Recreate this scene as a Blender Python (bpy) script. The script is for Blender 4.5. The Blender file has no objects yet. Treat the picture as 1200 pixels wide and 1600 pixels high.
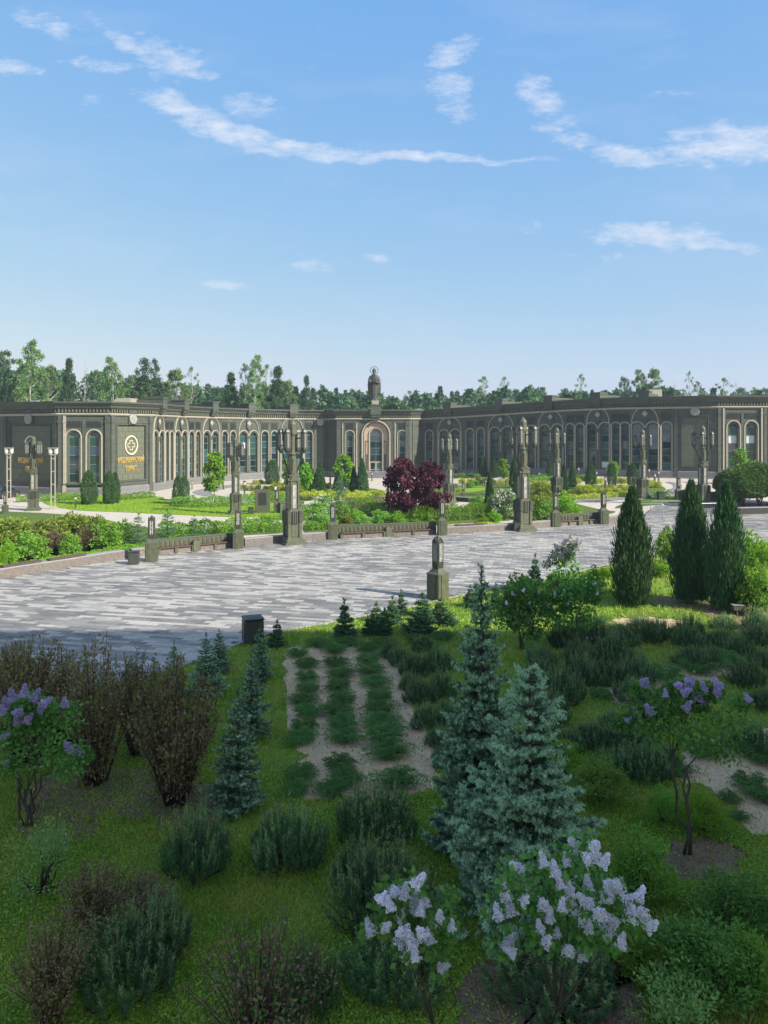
import bpy, math, random
import numpy as np
from mathutils import Vector, Matrix

SC = bpy.context.scene
COL = SC.collection
R = math.radians
# ------------------------------------------------------------------ camera
EYE = 8.5          # metres above the square
FPX = 1200.0       # focal length in photo pixels (photo 1200 x 1600)
HOR = 673.0        # horizon row in the photo
cam = bpy.data.cameras.new('camera')
cam_o = bpy.data.objects.new('camera', cam); COL.objects.link(cam_o)
cam_o.location = (0, 0, EYE)
cam_o.rotation_euler = (R(90), 0, 0)
cam.sensor_fit = 'VERTICAL'; cam.sensor_height = 32.0
cam.lens = 32.0 * FPX / 1600.0
cam.shift_y = -(800 - HOR) / 1600.0
cam.clip_start = 0.1; cam.clip_end = 5000
SC.camera = cam_o
# ------------------------------------------------------------------ light
SUN_AZ, SUN_EL = 120.0, 33.0     # azimuth from +Y towards +X
sun = bpy.data.lights.new('sun', 'SUN'); sun.energy = 2.85; sun.angle = R(0.53); sun.color = (1.0, .95, .85)
sun_o = bpy.data.objects.new('sun', sun); COL.objects.link(sun_o)
sd = Vector((math.sin(R(SUN_AZ)) * math.cos(R(SUN_EL)), math.cos(R(SUN_AZ)) * math.cos(R(SUN_EL)), math.sin(R(SUN_EL))))
sun_o.rotation_euler = sd.to_track_quat('Z', 'Y').to_euler()
sun_o.location = (60, -20, 60)
SC.view_settings.view_transform = 'Standard'
SC.view_settings.look = 'None'
SC.view_settings.gamma = 1; SC.view_settings.use_curve_mapping = False
SC.view_settings.exposure = 1.70

class NT:
    """tiny node-tree writer"""
    def __init__(s, nt):
        s.nt = nt; s.n = nt.nodes; s.l = nt.links
    def node(s, t, **k):
        n = s.n.new(t)
        for a, b in k.items(): setattr(n, a, b)
        return n
    def put(s, sock, val):
        if isinstance(val, bpy.types.NodeSocket): s.l.new(val, sock)
        elif val is not None: sock.default_value = val
    def math(s, op, a, b=None, c=None, clamp=False):
        n = s.node('ShaderNodeMath', operation=op); n.use_clamp = clamp
        s.put(n.inputs[0], a)
        if b is not None: s.put(n.inputs[1], b)
        if c is not None: s.put(n.inputs[2], c)
        return n.outputs[0]
    def vmath(s, op, a, b=None):
        n = s.node('ShaderNodeVectorMath', operation=op); s.put(n.inputs[0], a)
        if b is not None: s.put(n.inputs[1], b)
        return n.outputs[0]
    def noise(s, vec, scale, detail=4, rough=.55, w=None):
        n = s.node('ShaderNodeTexNoise'); n.inputs['Scale'].default_value = scale
        n.inputs['Detail'].default_value = detail; n.inputs['Roughness'].default_value = rough
        if vec is not None: s.l.new(vec, n.inputs['Vector'])
        return n
    def ramp(s, fac, stops, interp='LINEAR'):
        n = s.node('ShaderNodeValToRGB'); n.color_ramp.interpolation = interp
        e = n.color_ramp.elements
        while len(e) < len(stops): e.new(.5)
        for i, (p, c) in enumerate(stops):
            e[i].position = p; e[i].color = (*c, 1) if len(c) == 3 else c
        s.put(n.inputs[0], fac)
        return n.outputs[0]
    def mix(s, fac, a, b, mode='MIX'):
        n = s.node('ShaderNodeMix', data_type='RGBA', blend_type=mode)
        s.put(n.inputs[0], fac)
        s.put(n.inputs[6], (*a, 1) if isinstance(a, tuple) and len(a) == 3 else a)
        s.put(n.inputs[7], (*b, 1) if isinstance(b, tuple) and len(b) == 3 else b)
        return n.outputs[2]

# ------------------------------------------------------------------ sky with thin cirrus
world = bpy.data.worlds.new('World'); SC.world = world; world.use_nodes = True
W = NT(world.node_tree)
bg = world.node_tree.nodes['Background']
sky = W.node('ShaderNodeTexSky'); sky.sky_type = 'NISHITA'; sky.sun_disc = False
sky.sun_elevation = R(SUN_EL); sky.sun_rotation = R(SUN_AZ)
sky.altitude = 200; sky.air_density = 1.0; sky.dust_density = 1.0; sky.ozone_density = 1.5
tc = W.node('ShaderNodeTexCoord')
sep = W.node('ShaderNodeSeparateXYZ'); W.l.new(tc.outputs['Generated'], sep.inputs[0])
ay = W.math('MAXIMUM', W.math('ABSOLUTE', sep.outputs[1]), .02)
gu = W.math('DIVIDE', sep.outputs[0], ay); gv = W.math('DIVIDE', sep.outputs[2], ay)
comb = W.node('ShaderNodeCombineXYZ'); W.put(comb.inputs[0], gu); W.put(comb.inputs[1], gv)
wn = W.noise(comb.outputs[0], 9.0, 5, .6)
off = W.vmath('MULTIPLY', W.vmath('SUBTRACT', wn.outputs['Color'], (.5, .5, .5)), (.05, .035, 0))
pw = W.vmath('ADD', comb.outputs[0], off)
# x, y, half length, half width (photo px), tilt (deg, + = right end lower), strength
CLOUDS = [(290, 175, 78, 20, 22, .95), (370, 205, 95, 17, 20, 1.0), (480, 232, 110, 11, 6, 1.0), (640, 244, 170, 6, 2, .95), (800, 250, 90, 4, 1, .6),
          (215, 78, 95, 12, 32, .7), (265, 92, 70, 26, 20, .75), (150, 100, 55, 10, 5, .6), (75, 40, 60, 14, 22, .55), (20, 104, 42, 11, 8, .8), (395, 160, 50, 22, 12, .55),
          (705, 80, 26, 34, 70, .75), (700, 135, 42, 26, 10, .75), (710, 172, 30, 16, 10, .6), (850, 152, 50, 22, 42, .75),
          (880, 212, 55, 12, 16, .7), (985, 240, 75, 16, 4, .9), (1150, 225, 125, 28, -4, .95), (1055, 148, 45, 5, 4, .4),
          (1025, 372, 105, 17, 2, .9), (1110, 382, 70, 10, 0, .8), (845, 352, 26, 8, 0, .4), (960, 405, 24, 6, 0, .6), (885, 396, 30, 5, 0, .4),
          (480, 415, 36, 9, 4, .7), (585, 405, 24, 6, 5, .6), (362, 448, 36, 7, 0, .7), (300, 440, 30, 5, 0, .4), (150, 160, 30, 12, 20, .4)]
acc = None
for cx, cy, a, b, tilt, st in CLOUDS:
    u0, v0 = (cx - 600) / FPX, (HOR - cy) / FPX
    mp = W.node('ShaderNodeMapping', vector_type='TEXTURE')
    mp.inputs['Location'].default_value = (u0, v0, 0)
    mp.inputs['Rotation'].default_value = (0, 0, R(-tilt))
    mp.inputs['Scale'].default_value = (a / FPX * 1.25, b / FPX * 1.5, 1)
    W.l.new(pw, mp.inputs['Vector'])
    dd = W.node('ShaderNodeVectorMath', operation='DOT_PRODUCT')
    W.l.new(mp.outputs[0], dd.inputs[0]); W.l.new(mp.outputs[0], dd.inputs[1])
    m = W.math('MULTIPLY', W.math('SUBTRACT', 1.0, dd.outputs['Value'], clamp=True), st)
    acc = m if acc is None else W.math('MAXIMUM', acc, m)
fm = W.node('ShaderNodeMapping'); fm.inputs['Scale'].default_value = (16, 42, 1); fm.inputs['Rotation'].default_value = (0, 0, R(-9))
W.l.new(comb.outputs[0], fm.inputs['Vector'])
fib = W.noise(fm.outputs[0], 1.6, 10, .72)
fibm = W.node('ShaderNodeMapRange'); W.put(fibm.inputs[0], fib.outputs[0]); fibm.inputs[1].default_value = .27; fibm.inputs[2].default_value = .66
cl = W.math('MULTIPLY', W.math('SUBTRACT', W.math('ADD', W.math('MULTIPLY', W.math('POWER', acc, .8), .95), W.math('MULTIPLY', W.math('SUBTRACT', fib.outputs[0], .5), 2.6)), .30), 1.05, clamp=True)
# very thin veil everywhere, outside the frame as well
vm = W.node('ShaderNodeMapping'); vm.inputs['Scale'].default_value = (2.2, 7, 1); W.l.new(comb.outputs[0], vm.inputs['Vector'])
veil = W.noise(vm.outputs[0], 1.5, 5, .6)
vr = W.node('ShaderNodeMapRange'); W.put(vr.inputs[0], veil.outputs[0]); vr.inputs[1].default_value = .5; vr.inputs[2].default_value = .85; vr.inputs[4].default_value = .22
cl = W.math('ADD', cl, vr.outputs[0], clamp=True)
# extra cirrus added outside the view, to brighten and whiten the garden shade
dm = W.node('ShaderNodeMapping'); dm.inputs['Scale'].default_value = (1.6, 3.4, 2.2); dm.inputs['Rotation'].default_value = (0, 0, R(20)); W.l.new(tc.outputs['Generated'], dm.inputs['Vector'])
dn = W.noise(dm.outputs[0], 1.7, 8, .62)
dr = W.node('ShaderNodeMapRange'); W.put(dr.inputs[0], dn.outputs[0]); dr.inputs[1].default_value = .36; dr.inputs[2].default_value = .68; dr.inputs[4].default_value = .85
dk = W.node('ShaderNodeMapRange', interpolation_type='SMOOTHSTEP'); W.put(dk.inputs[0], sep.outputs[1]); dk.inputs[1].default_value = .80; dk.inputs[2].default_value = .50
cl = W.math('MAXIMUM', cl, W.math('MULTIPLY', dr.outputs[0], dk.outputs[0]))
# response of the camera to the clear sky: each channel of the sky follows its own gentle curve
ssp = W.node('ShaderNodeSeparateColor'); W.l.new(sky.outputs[0], ssp.inputs[0])
scb = W.node('ShaderNodeCombineColor')
for ch, (k_, ref, ex) in enumerate(((.50, 1.0, .80), (1.11, 1.62, .45), (2.15, 2.8, .05))):
    W.put(scb.inputs[ch], W.math('MULTIPLY', W.math('POWER', W.math('DIVIDE', ssp.outputs[ch], ref), ex), k_))
skn = W.mix(W.math('MULTIPLY', cl, .85), scb.outputs[0], (2.05, 2.2, 2.5))
W.l.new(skn, bg.inputs[0]); bg.inputs[1].default_value = .12

# ------------------------------------------------------------------ geometry of the place
def ss(t):
    t = np.clip(t, 0, 1); return t * t * (3 - 2 * t)
def gz(x, y):                       # the ground rises a little towards the far right
    return 1.35 * ss((np.asarray(x, float) - 2) / 36) * ss((np.asarray(y, float) - 62) / 45)
def G(px, py):                      # photo pixel on the ground -> world
    z = 0.0
    for _ in range(30):
        Y = FPX * (EYE - z) / (py - HOR); X = (px - 600) / FPX * Y
        z = float(gz(X, Y))
    return X, Y, z
def at(px, py, Y):
    return ((px - 600) / FPX * Y, Y, EYE - (py - HOR) / FPX * Y)
def top_h(px, pb, pt):              # height of a thing with its foot at row pb and top at row pt
    X, Y, z = G(px, pb)
    return EYE - (pt - HOR) * Y / FPX - z

def tag(o, label=None, cat=None, group=None, kind=None):
    if label: o['label'] = label
    if cat: o['category'] = cat
    if group: o['group'] = group
    if kind: o['kind'] = kind
    return o
def empty(name, loc=(0, 0, 0), rz=0):
    o = bpy.data.objects.new(name, None); COL.objects.link(o); o.empty_display_size = .2
    o.location = loc; o.rotation_euler = (0, 0, rz); return o
def link_mesh(name, me, mats=(), parent=None, loc=None, rz=0, scale=None):
    o = bpy.data.objects.new(name, me); COL.objects.link(o)
    if mats and not me.materials:
        for m in mats: me.materials.append(m)
    if parent: o.parent = parent
    if loc is not None: o.location = loc
    if rz: o.rotation_euler = (0, 0, rz)
    if scale is not None: o.scale = scale if hasattr(scale, '__len__') else (scale,) * 3
    return o
def kids(o): return list(o.children)
def copy_tree(o, loc=None, rz=None, scale=None, label=None, cat=None, group=None, parent=None):
    c = o.copy(); COL.objects.link(c)
    c.parent = parent
    if loc is not None: c.location = loc
    if rz is not None: c.rotation_euler = (0, 0, rz)
    if scale is not None: c.scale = scale if hasattr(scale, '__len__') else (scale,) * 3
    tag(c, label, cat, group)
    for ch in kids(o): copy_tree(ch, parent=c)
    return c
class Proto:
    """the first placing moves the built thing itself, later ones copy it"""
    def __init__(s, o): s.o = o; s.used = False
    def __call__(s, loc, rz=0, scale=1, label=None, cat=None, group=None):
        sc = scale if hasattr(scale, '__len__') else (scale,) * 3
        if not s.used:
            s.used = True; o = s.o
            o.location = loc; o.rotation_euler = (0, 0, rz); o.scale = sc; tag(o, label, cat, group)
            return o
        return copy_tree(s.o, loc, rz, sc, label, cat, group)

def frame(O, U):
    """local frame on a wall: u along, v outward (towards the viewer), z up"""
    U = Vector((U[0], U[1], 0)).normalized(); N = Vector((U[1], -U[0], 0)); O = Vector(O)
    def T(u, v, z): return (O.x + U.x * u + N.x * v, O.y + U.y * u + N.y * v, O.z + z)
    return T
ID = lambda u, v, z: (u, v, z)

class MB:
    def __init__(s, T=None): s.v = []; s.f = []; s.m = []; s.T = T
    def add(s, vs, fs, m=0, T=None):
        T = T or s.T
        b = len(s.v)
        s.v += [T(*p) for p in vs] if T else [tuple(p) for p in vs]
        s.f += [tuple(i + b for i in f) for f in fs]; s.m += [m] * len(fs)
    def box(s, u0, u1, v0, v1, z0, z1, m=0, T=None):
        s.add([(u0, v0, z0), (u1, v0, z0), (u1, v1, z0), (u0, v1, z0), (u0, v0, z1), (u1, v0, z1), (u1, v1, z1), (u0, v1, z1)],
              [(0, 1, 2, 3), (4, 7, 6, 5), (0, 4, 5, 1), (1, 5, 6, 2), (2, 6, 7, 3), (3, 7, 4, 0)], m, T)
    def bbox(s, cx, cy, z0, wx, wy, h, b=.02, m=0, rot=0, T=None):
        """upright box with chamfered vertical and top edges"""
        def ring(z, ins, bb):
            hx, hy = wx / 2 - ins, wy / 2 - ins
            P = [(hx - bb, -hy), (hx, -hy + bb), (hx, hy - bb), (hx - bb, hy), (-hx + bb, hy), (-hx, hy - bb), (-hx, -hy + bb), (-hx + bb, -hy)]
            c, sn = math.cos(rot), math.sin(rot)
            return [(cx + x * c - y * sn, cy + x * sn + y * c, z) for x, y in P]
        s.loft([ring(z0, 0, b), ring(z0 + h - b, 0, b), ring(z0 + h, b, b)], m, T=T)
    def loft(s, rings, m=0, caps=True, T=None):
        n = len(rings[0]); vs = [p for r in rings for p in r]; fs = []
        for i in range(len(rings) - 1):
            for j in range(n):
                k = (j + 1) % n
                fs.append((i * n + j, i * n + k, (i + 1) * n + k, (i + 1) * n + j))
        if caps: fs += [tuple(range(n - 1, -1, -1)), tuple((len(rings) - 1) * n + j for j in range(n))]
        s.add(vs, fs, m, T)
    def prism(s, cx, cy, prof, n=8, rot=0, m=0, T=None, sx=1, sy=1):
        """prof: (z, radius) list, n-gon cross section"""
        rings = []
        for z, r in prof:
            rings.append([(cx + sx * r * math.cos(rot + 2 * math.pi * j / n), cy + sy * r * math.sin(rot + 2 * math.pi * j / n), z) for j in range(n)])
        s.loft(rings, m, T=T)
    def sq(s, cx, cy, prof, m=0, T=None, rot=0):
        s.prism(cx, cy, [(z, w / 2 * math.sqrt(2)) for z, w in prof], 4, math.pi / 4 + rot, m, T)
    def tube(s, pts, rad, n=6, m=0, T=None):
        pts = [Vector(p) for p in pts]
        if not hasattr(rad, '__len__'): rad = [rad] * len(pts)
        rings = []
        for i, p in enumerate(pts):
            d = (pts[min(i + 1, len(pts) - 1)] - pts[max(i - 1, 0)]).normalized()
            a = d.cross(Vector((0, 0, 1))) if abs(d.z) < .95 else d.cross(Vector((1, 0, 0)))
            a.normalize(); b = d.cross(a)
            rings.append([tuple(p + (a * math.cos(2 * math.pi * j / n) + b * math.sin(2 * math.pi * j / n)) * rad[i]) for j in range(n)])
        s.loft(rings, m, T=T)
    def mould(s, path, w, p, v0=0.0, m=0, closed=False, T=None):
        """raised moulding of width w and projection p along a path of (u, z) points"""
        n = len(path); P = [Vector(q) for q in path]; L = []
        prof = [(-.5, 0), (-.5, .7), (-.28, 1), (.28, 1), (.5, .7), (.5, 0)]
        rings = []
        for i in range(n):
            a = P[i] - P[i - 1] if (i > 0 or closed) else P[1] - P[0]
            b = P[(i + 1) % n] - P[i] if (i < n - 1 or closed) else P[n - 1] - P[n - 2]
            a.normalize(); b.normalize()
            na = Vector((-a.y, a.x)); nb = Vector((-b.y, b.x)); nn = na + nb
            nn = nn / max(nn.length_squared, .3) * 2
            rings.append([(P[i].x + nn.x * q * w, v0 + p * r, P[i].y + nn.y * q * w) for q, r in prof])
        k = len(prof); vs = [x for r in rings for x in r]; fs = []
        for i in range(n if closed else n - 1):
            i2 = (i + 1) % n
            for j in range(k - 1):
                fs.append((i * k + j, i2 * k + j, i2 * k + j + 1, i * k + j + 1))
        if not closed: fs += [tuple(range(k)), tuple((n - 1) * k + j for j in range(k - 1, -1, -1))]
        s.add(vs, fs, m, T)
    def mesh(s, name, mats=(), smooth=False):
        me = bpy.data.meshes.new(name); me.from_pydata(s.v, [], s.f)
        for m in mats: me.materials.append(m)
        if len(mats) > 1: me.polygons.foreach_set('material_index', s.m)
        if smooth: me.polygons.foreach_set('use_smooth', [True] * len(me.polygons))
        me.update(); return me
    def build(s, name, mats, parent=None, loc=None, rz=0, smooth=False, scale=None):
        if not isinstance(mats, (list, tuple)): mats = [mats]
        return link_mesh(name, s.mesh(name, mats, smooth), (), parent, loc, rz, scale)

def arc(cx, cz, rx, a0, a1, n=10, rz=None):
    rz = rx if rz is None else rz
    return [(cx + rx * math.cos(R(a0 + (a1 - a0) * i / n)), cz + rz * math.sin(R(a0 + (a1 - a0) * i / n))) for i in range(n + 1)]

# ------------------------------------------------------------------ materials
def pbsdf(name, rough=.8, spec=.3):
    m = bpy.data.materials.new(name); m.use_nodes = True
    t = NT(m.node_tree); b = m.node_tree.nodes['Principled BSDF']
    b.inputs['Roughness'].default_value = rough; b.inputs['Specular IOR Level'].default_value = spec
    return m, t, b
def stone(name, col, col2=None, scale=6, rough=.75, bump=.15, speck=0, metal=0, spec=.3, streak=.25, world=False):
    m, t, b = pbsdf(name, rough, spec)
    courses = name in ('olive stone wall', 'grey speckled granite', 'dark ribbed stone')
    co = t.node('ShaderNodeNewGeometry').outputs['Position'] if world else t.node('ShaderNodeTexCoord').outputs['Object']
    col2 = col2 or tuple(c * .72 for c in col)
    n = t.noise(co, scale, 6, .62)
    c = t.mix(t.ramp(n.outputs[0], [(.32, (0, 0, 0)), (.68, (1, 1, 1))]), col2, col)
    if speck:
        n2 = t.noise(co, 28, 3, .7)
        c = t.mix(t.ramp(n2.outputs[0], [(.40, (1, 1, 1)), (.56, (0, 0, 0))]), c, tuple(x * (1 - speck) for x in col))
        n3 = t.noise(co, 17, 2, .7)
        c = t.mix(t.ramp(n3.outputs[0], [(.56, (0, 0, 0)), (.66, (1, 1, 1))]), c, tuple(min(1, x * (1 + speck)) for x in col))
    if world:                                     # broad stains and worn lanes
        g1 = t.noise(co, .16, 6, .68); c = t.mix(t.math('MULTIPLY', t.ramp(g1.outputs[0], [(.42, (0, 0, 0)), (.66, (1, 1, 1))]), .38), c, tuple(x * .55 for x in col))
        g2 = t.noise(co, .9, 5, .7); c = t.mix(t.math('MULTIPLY', t.ramp(g2.outputs[0], [(.55, (0, 0, 0)), (.75, (1, 1, 1))]), .35), c, tuple(x * .6 for x in col))
    if streak:                                    # rain streaks running down
        mp = t.node('ShaderNodeMapping'); mp.inputs['Scale'].default_value = (2.6, 2.6, .18); t.l.new(co, mp.inputs[0])
        n4 = t.noise(mp.outputs[0], 1.3, 5, .65)
        f = t.math('MULTIPLY', t.ramp(n4.outputs[0], [(.48, (0, 0, 0)), (.72, (1, 1, 1))]), streak)
        c = t.mix(f, c, tuple(x * .45 for x in col))
    if courses:                                   # recessed bed joints of the cladding, and slab to slab tone changes
        sz = t.node('ShaderNodeSeparateXYZ'); t.l.new(co, sz.inputs[0])
        zz = t.math('DIVIDE', sz.outputs[2], .62); fr = t.math('FRACT', zz); j = t.math('LESS_THAN', fr, .055)
        wn_ = t.node('ShaderNodeTexWhiteNoise', noise_dimensions='3D'); cb = t.node('ShaderNodeCombineXYZ')
        t.put(cb.inputs[0], t.math('FLOOR', t.math('DIVIDE', t.math('ADD', sz.outputs[0], t.math('MULTIPLY', sz.outputs[1], .35)), 1.1))); t.put(cb.inputs[2], t.math('FLOOR', zz)); t.l.new(cb.outputs[0], wn_.inputs[0])
        c = t.mix(t.math('MULTIPLY', wn_.outputs[0], .38), c, tuple(x * .55 for x in col)); c = t.mix(t.math('MULTIPLY', j, .6), c, tuple(x * .3 for x in col))
    t.l.new(c, b.inputs['Base Color']); b.inputs['Metallic'].default_value = metal
    bp = t.node('ShaderNodeBump'); bp.inputs['Strength'].default_value = bump; bp.inputs['Distance'].default_value = .02
    t.put(bp.inputs['Height'], t.noise(co, scale * 5, 6, .6).outputs[0]); t.l.new(bp.outputs[0], b.inputs['Normal'])
    t.put(b.inputs['Roughness'], t.math('MULTIPLY_ADD', n.outputs[0], .25, rough - .12))
    return m
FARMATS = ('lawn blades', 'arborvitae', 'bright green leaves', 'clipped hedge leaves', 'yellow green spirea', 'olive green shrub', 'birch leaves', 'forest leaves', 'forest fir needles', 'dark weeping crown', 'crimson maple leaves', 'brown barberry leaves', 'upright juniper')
def leafmat(name, c1, c2, c3=None, trans=.3, rough=.6, tipc=None, posn=1.2):
    """foliage: every leaf its own shade, plus slow drift over the plant"""
    m, t, b = pbsdf(name, rough, .25)
    if 'floret' not in name and 'petal' not in name:
        k = 1.5 if name in FARMATS else 2.35 if 'grass' in name or 'clover' in name else 2.05; c1, c2 = tuple(x * k for x in c1), tuple(x * k for x in c2); c3 = tuple(x * k for x in c3) if c3 else None  # near garden foliage lifted in colour to stand in for missing fill light
    g = t.node('ShaderNodeNewGeometry')
    oi = t.node('ShaderNodeObjectInfo')
    c = t.mix(g.outputs['Random Per Island'], c1, c2)
    co = t.node('ShaderNodeTexCoord').outputs['Object']
    n = t.noise(co, posn, 3, .6)
    c3 = c3 or tuple(x * 1.5 for x in c2)
    c = t.mix(t.math('MULTIPLY', t.ramp(n.outputs[0], [(.42, (0, 0, 0)), (.7, (1, 1, 1))]), .6), c, c3)
    hs = t.node('ShaderNodeHueSaturation'); t.put(hs.inputs['Value'], t.math('MULTIPLY_ADD', oi.outputs['Random'], .35, .82))
    t.put(hs.inputs['Hue'], t.math('MULTIPLY_ADD', oi.outputs['Random'], .02, .49)); t.l.new(c, hs.inputs['Color'])
    t.l.new(hs.outputs[0], b.inputs['Base Color'])
    tr = t.node('ShaderNodeBsdfTranslucent'); t.l.new(hs.outputs[0], tr.inputs[0])
    mx = t.node('ShaderNodeMixShader'); mx.inputs[0].default_value = trans
    t.l.new(b.outputs[0], mx.inputs[1]); t.l.new(tr.outputs[0], mx.inputs[2])
    t.l.new(mx.outputs[0], m.node_tree.nodes['Material Output'].inputs[0])
    return m

M = {}
M['wall'] = stone('olive stone wall', (.090, .101, .078), (.060, .069, .055), 1.6, .62, .12, 0, streak=.35)
M['slab'] = stone('olive stone slab', (.124, .134, .090), (.094, .103, .072), 1.1, .6, .12, 0, streak=.2)
M['darkwall'] = stone('dark ribbed stone', (.040, .046, .042), (.028, .032, .03), 2, .6, .12)
M['trim'] = stone('beige stone moulding', (.36, .33, .255), (.26, .24, .185), 3, .6, .08, streak=.15)
M['olive'] = stone('olive painted metal', (.098, .106, .060), (.064, .070, .044), 3, .5, .10, spec=.4, streak=.4)
M['darkolive'] = stone('dark olive bronze', (.060, .066, .046), (.040, .044, .034), 5, .45, .15, spec=.45, streak=.3)
M['granite'] = stone('grey speckled granite', (.20, .20, .20), (.155, .155, .16), 4, .55, .08, .45, streak=.12)
M['browngranite'] = stone('brown speckled granite', (.19, .165, .145), (.135, .12, .105), 5, .5, .08, .5, streak=.1)
M['cap'] = stone('grey granite cap', (.27, .26, .25), (.22, .21, .20), 5, .45, .06, .2, streak=.1)
M['roof'] = stone('roof sheet', (.16, .165, .15), (.12, .125, .11), .8, .6, .05)
M['seat'] = stone('red brown bench board', (.105, .062, .050), (.07, .043, .036), 7, .5, .1)
M['pink'] = stone('pink brown marble', (.46, .34, .26), (.34, .24, .18), 4, .45, .05, .25, streak=0)
M['dark'] = stone('dark metal', (.03, .033, .03), (.02, .022, .02), 8, .45, .08, spec=.45)
M['steel'] = stone('grey galvanised steel', (.42, .43, .44), (.33, .34, .35), 10, .35, .05, metal=.6, streak=0)
M['pole'] = stone('beige painted pole', (.38, .36, .28), (.3, .28, .21), 6, .5, .05, streak=.3)
M['bronze'] = stone('grey green bronze statue', (.075, .076, .062), (.045, .048, .042), 2.5, .5, .25, metal=.25, streak=.5)
M['white'] = stone('white glass shade', (.48, .48, .45), (.38, .38, .36), 5, .3, .02, streak=0)
M['ornament'] = stone('pale fretwork panel', (.42, .41, .37), (.2, .2, .18), 9, .4, .2, streak=.2)
m, t, b = pbsdf('gilded letters', .35, .5); b.inputs['Base Color'].default_value = (.62, .43, .13, 1); b.inputs['Metallic'].default_value = .45; M['gold'] = m
def glass(name, c1, c2, rough=.06):
    m, t, b = pbsdf(name, rough, .9)
    co = t.node('ShaderNodeTexCoord').outputs['Object']
    oi = t.node('ShaderNodeObjectInfo'); t.l.new(t.mix(t.math('POWER', oi.outputs['Random'], 1.6), c1, c2), b.inputs['Base Color'])
    b.inputs['IOR'].default_value = 1.6
    bp = t.node('ShaderNodeBump'); bp.inputs['Strength'].default_value = .12; bp.inputs['Distance'].default_value = .05
    t.put(bp.inputs['Height'], t.noise(co, .9, 2, .5).outputs[0]); t.l.new(bp.outputs[0], b.inputs['Normal'])
    return m
M['glass'] = glass('dark teal window glass', (.004, .016, .018), (.030, .085, .082))
M['frost'] = stone('frosted lantern glass', (.26, .26, .23), (.13, .13, .12), 12, .25, .05, spec=.5, streak=.1)
# foliage
F = {}
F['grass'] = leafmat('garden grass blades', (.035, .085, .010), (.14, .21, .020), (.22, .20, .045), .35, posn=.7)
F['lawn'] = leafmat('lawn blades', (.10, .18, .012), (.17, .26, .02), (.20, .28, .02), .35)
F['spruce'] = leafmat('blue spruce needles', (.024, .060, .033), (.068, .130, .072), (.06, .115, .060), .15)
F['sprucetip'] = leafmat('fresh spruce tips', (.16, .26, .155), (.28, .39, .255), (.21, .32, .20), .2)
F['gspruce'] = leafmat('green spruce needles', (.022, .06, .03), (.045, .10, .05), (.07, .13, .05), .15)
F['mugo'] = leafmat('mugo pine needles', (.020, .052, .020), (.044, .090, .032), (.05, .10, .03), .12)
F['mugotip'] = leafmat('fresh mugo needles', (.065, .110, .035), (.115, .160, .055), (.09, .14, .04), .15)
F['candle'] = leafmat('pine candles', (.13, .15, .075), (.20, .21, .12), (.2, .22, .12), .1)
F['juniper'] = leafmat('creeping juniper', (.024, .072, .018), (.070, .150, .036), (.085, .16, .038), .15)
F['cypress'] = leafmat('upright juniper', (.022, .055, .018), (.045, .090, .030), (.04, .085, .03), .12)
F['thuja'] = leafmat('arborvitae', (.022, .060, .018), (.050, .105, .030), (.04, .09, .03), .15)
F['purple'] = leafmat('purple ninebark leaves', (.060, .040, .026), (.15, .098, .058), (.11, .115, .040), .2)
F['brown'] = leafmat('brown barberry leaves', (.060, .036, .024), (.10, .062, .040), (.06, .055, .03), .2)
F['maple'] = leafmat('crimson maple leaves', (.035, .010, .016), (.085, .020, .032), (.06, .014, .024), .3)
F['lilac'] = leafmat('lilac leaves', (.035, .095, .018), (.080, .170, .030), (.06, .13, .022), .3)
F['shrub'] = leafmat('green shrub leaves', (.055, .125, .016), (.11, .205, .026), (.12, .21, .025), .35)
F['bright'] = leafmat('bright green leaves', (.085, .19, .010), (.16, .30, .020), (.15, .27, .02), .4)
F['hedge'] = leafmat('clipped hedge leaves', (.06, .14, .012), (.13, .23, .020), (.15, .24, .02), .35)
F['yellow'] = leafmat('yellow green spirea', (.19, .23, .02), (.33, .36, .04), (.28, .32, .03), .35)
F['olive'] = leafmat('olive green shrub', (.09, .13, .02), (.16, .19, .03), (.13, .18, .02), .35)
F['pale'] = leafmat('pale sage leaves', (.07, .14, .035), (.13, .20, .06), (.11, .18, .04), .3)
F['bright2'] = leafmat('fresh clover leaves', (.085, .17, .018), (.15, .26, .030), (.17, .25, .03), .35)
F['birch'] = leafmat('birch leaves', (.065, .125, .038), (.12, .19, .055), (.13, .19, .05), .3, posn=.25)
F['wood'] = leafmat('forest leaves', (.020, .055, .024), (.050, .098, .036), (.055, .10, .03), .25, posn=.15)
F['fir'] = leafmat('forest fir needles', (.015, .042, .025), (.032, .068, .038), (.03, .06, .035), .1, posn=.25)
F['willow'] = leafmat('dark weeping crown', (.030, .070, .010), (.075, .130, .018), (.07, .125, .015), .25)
F['bloom'] = leafmat('pale lilac florets', (.72, .66, .76), (.92, .89, .94), (.82, .77, .86), .3, posn=6)
F['bloom2'] = leafmat('violet lilac florets', (.42, .32, .58), (.66, .55, .78), (.52, .42, .68), .3, posn=6)
F['bloom3'] = leafmat('pinkish white florets', (.52, .44, .46), (.75, .68, .70), (.6, .5, .55), .3, posn=6)
F['whiteflower'] = leafmat('white florets', (.6, .6, .5), (.8, .8, .7), (.7, .7, .6), .3, posn=6)
F['dandelion'] = leafmat('yellow petals', (.75, .5, .02), (.85, .62, .03), (.8, .55, .02), .2)
M['bark'] = stone('grey brown bark', (.10, .08, .062), (.06, .048, .038), 9, .85, .4, streak=0)
M['twig'] = stone('thin brown twigs', (.07, .05, .036), (.045, .034, .026), 12, .85, .2, streak=0)
M['birchbark'] = stone('white birch bark', (.52, .50, .45), (.15, .14, .12), 3, .8, .2, streak=0)
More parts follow.
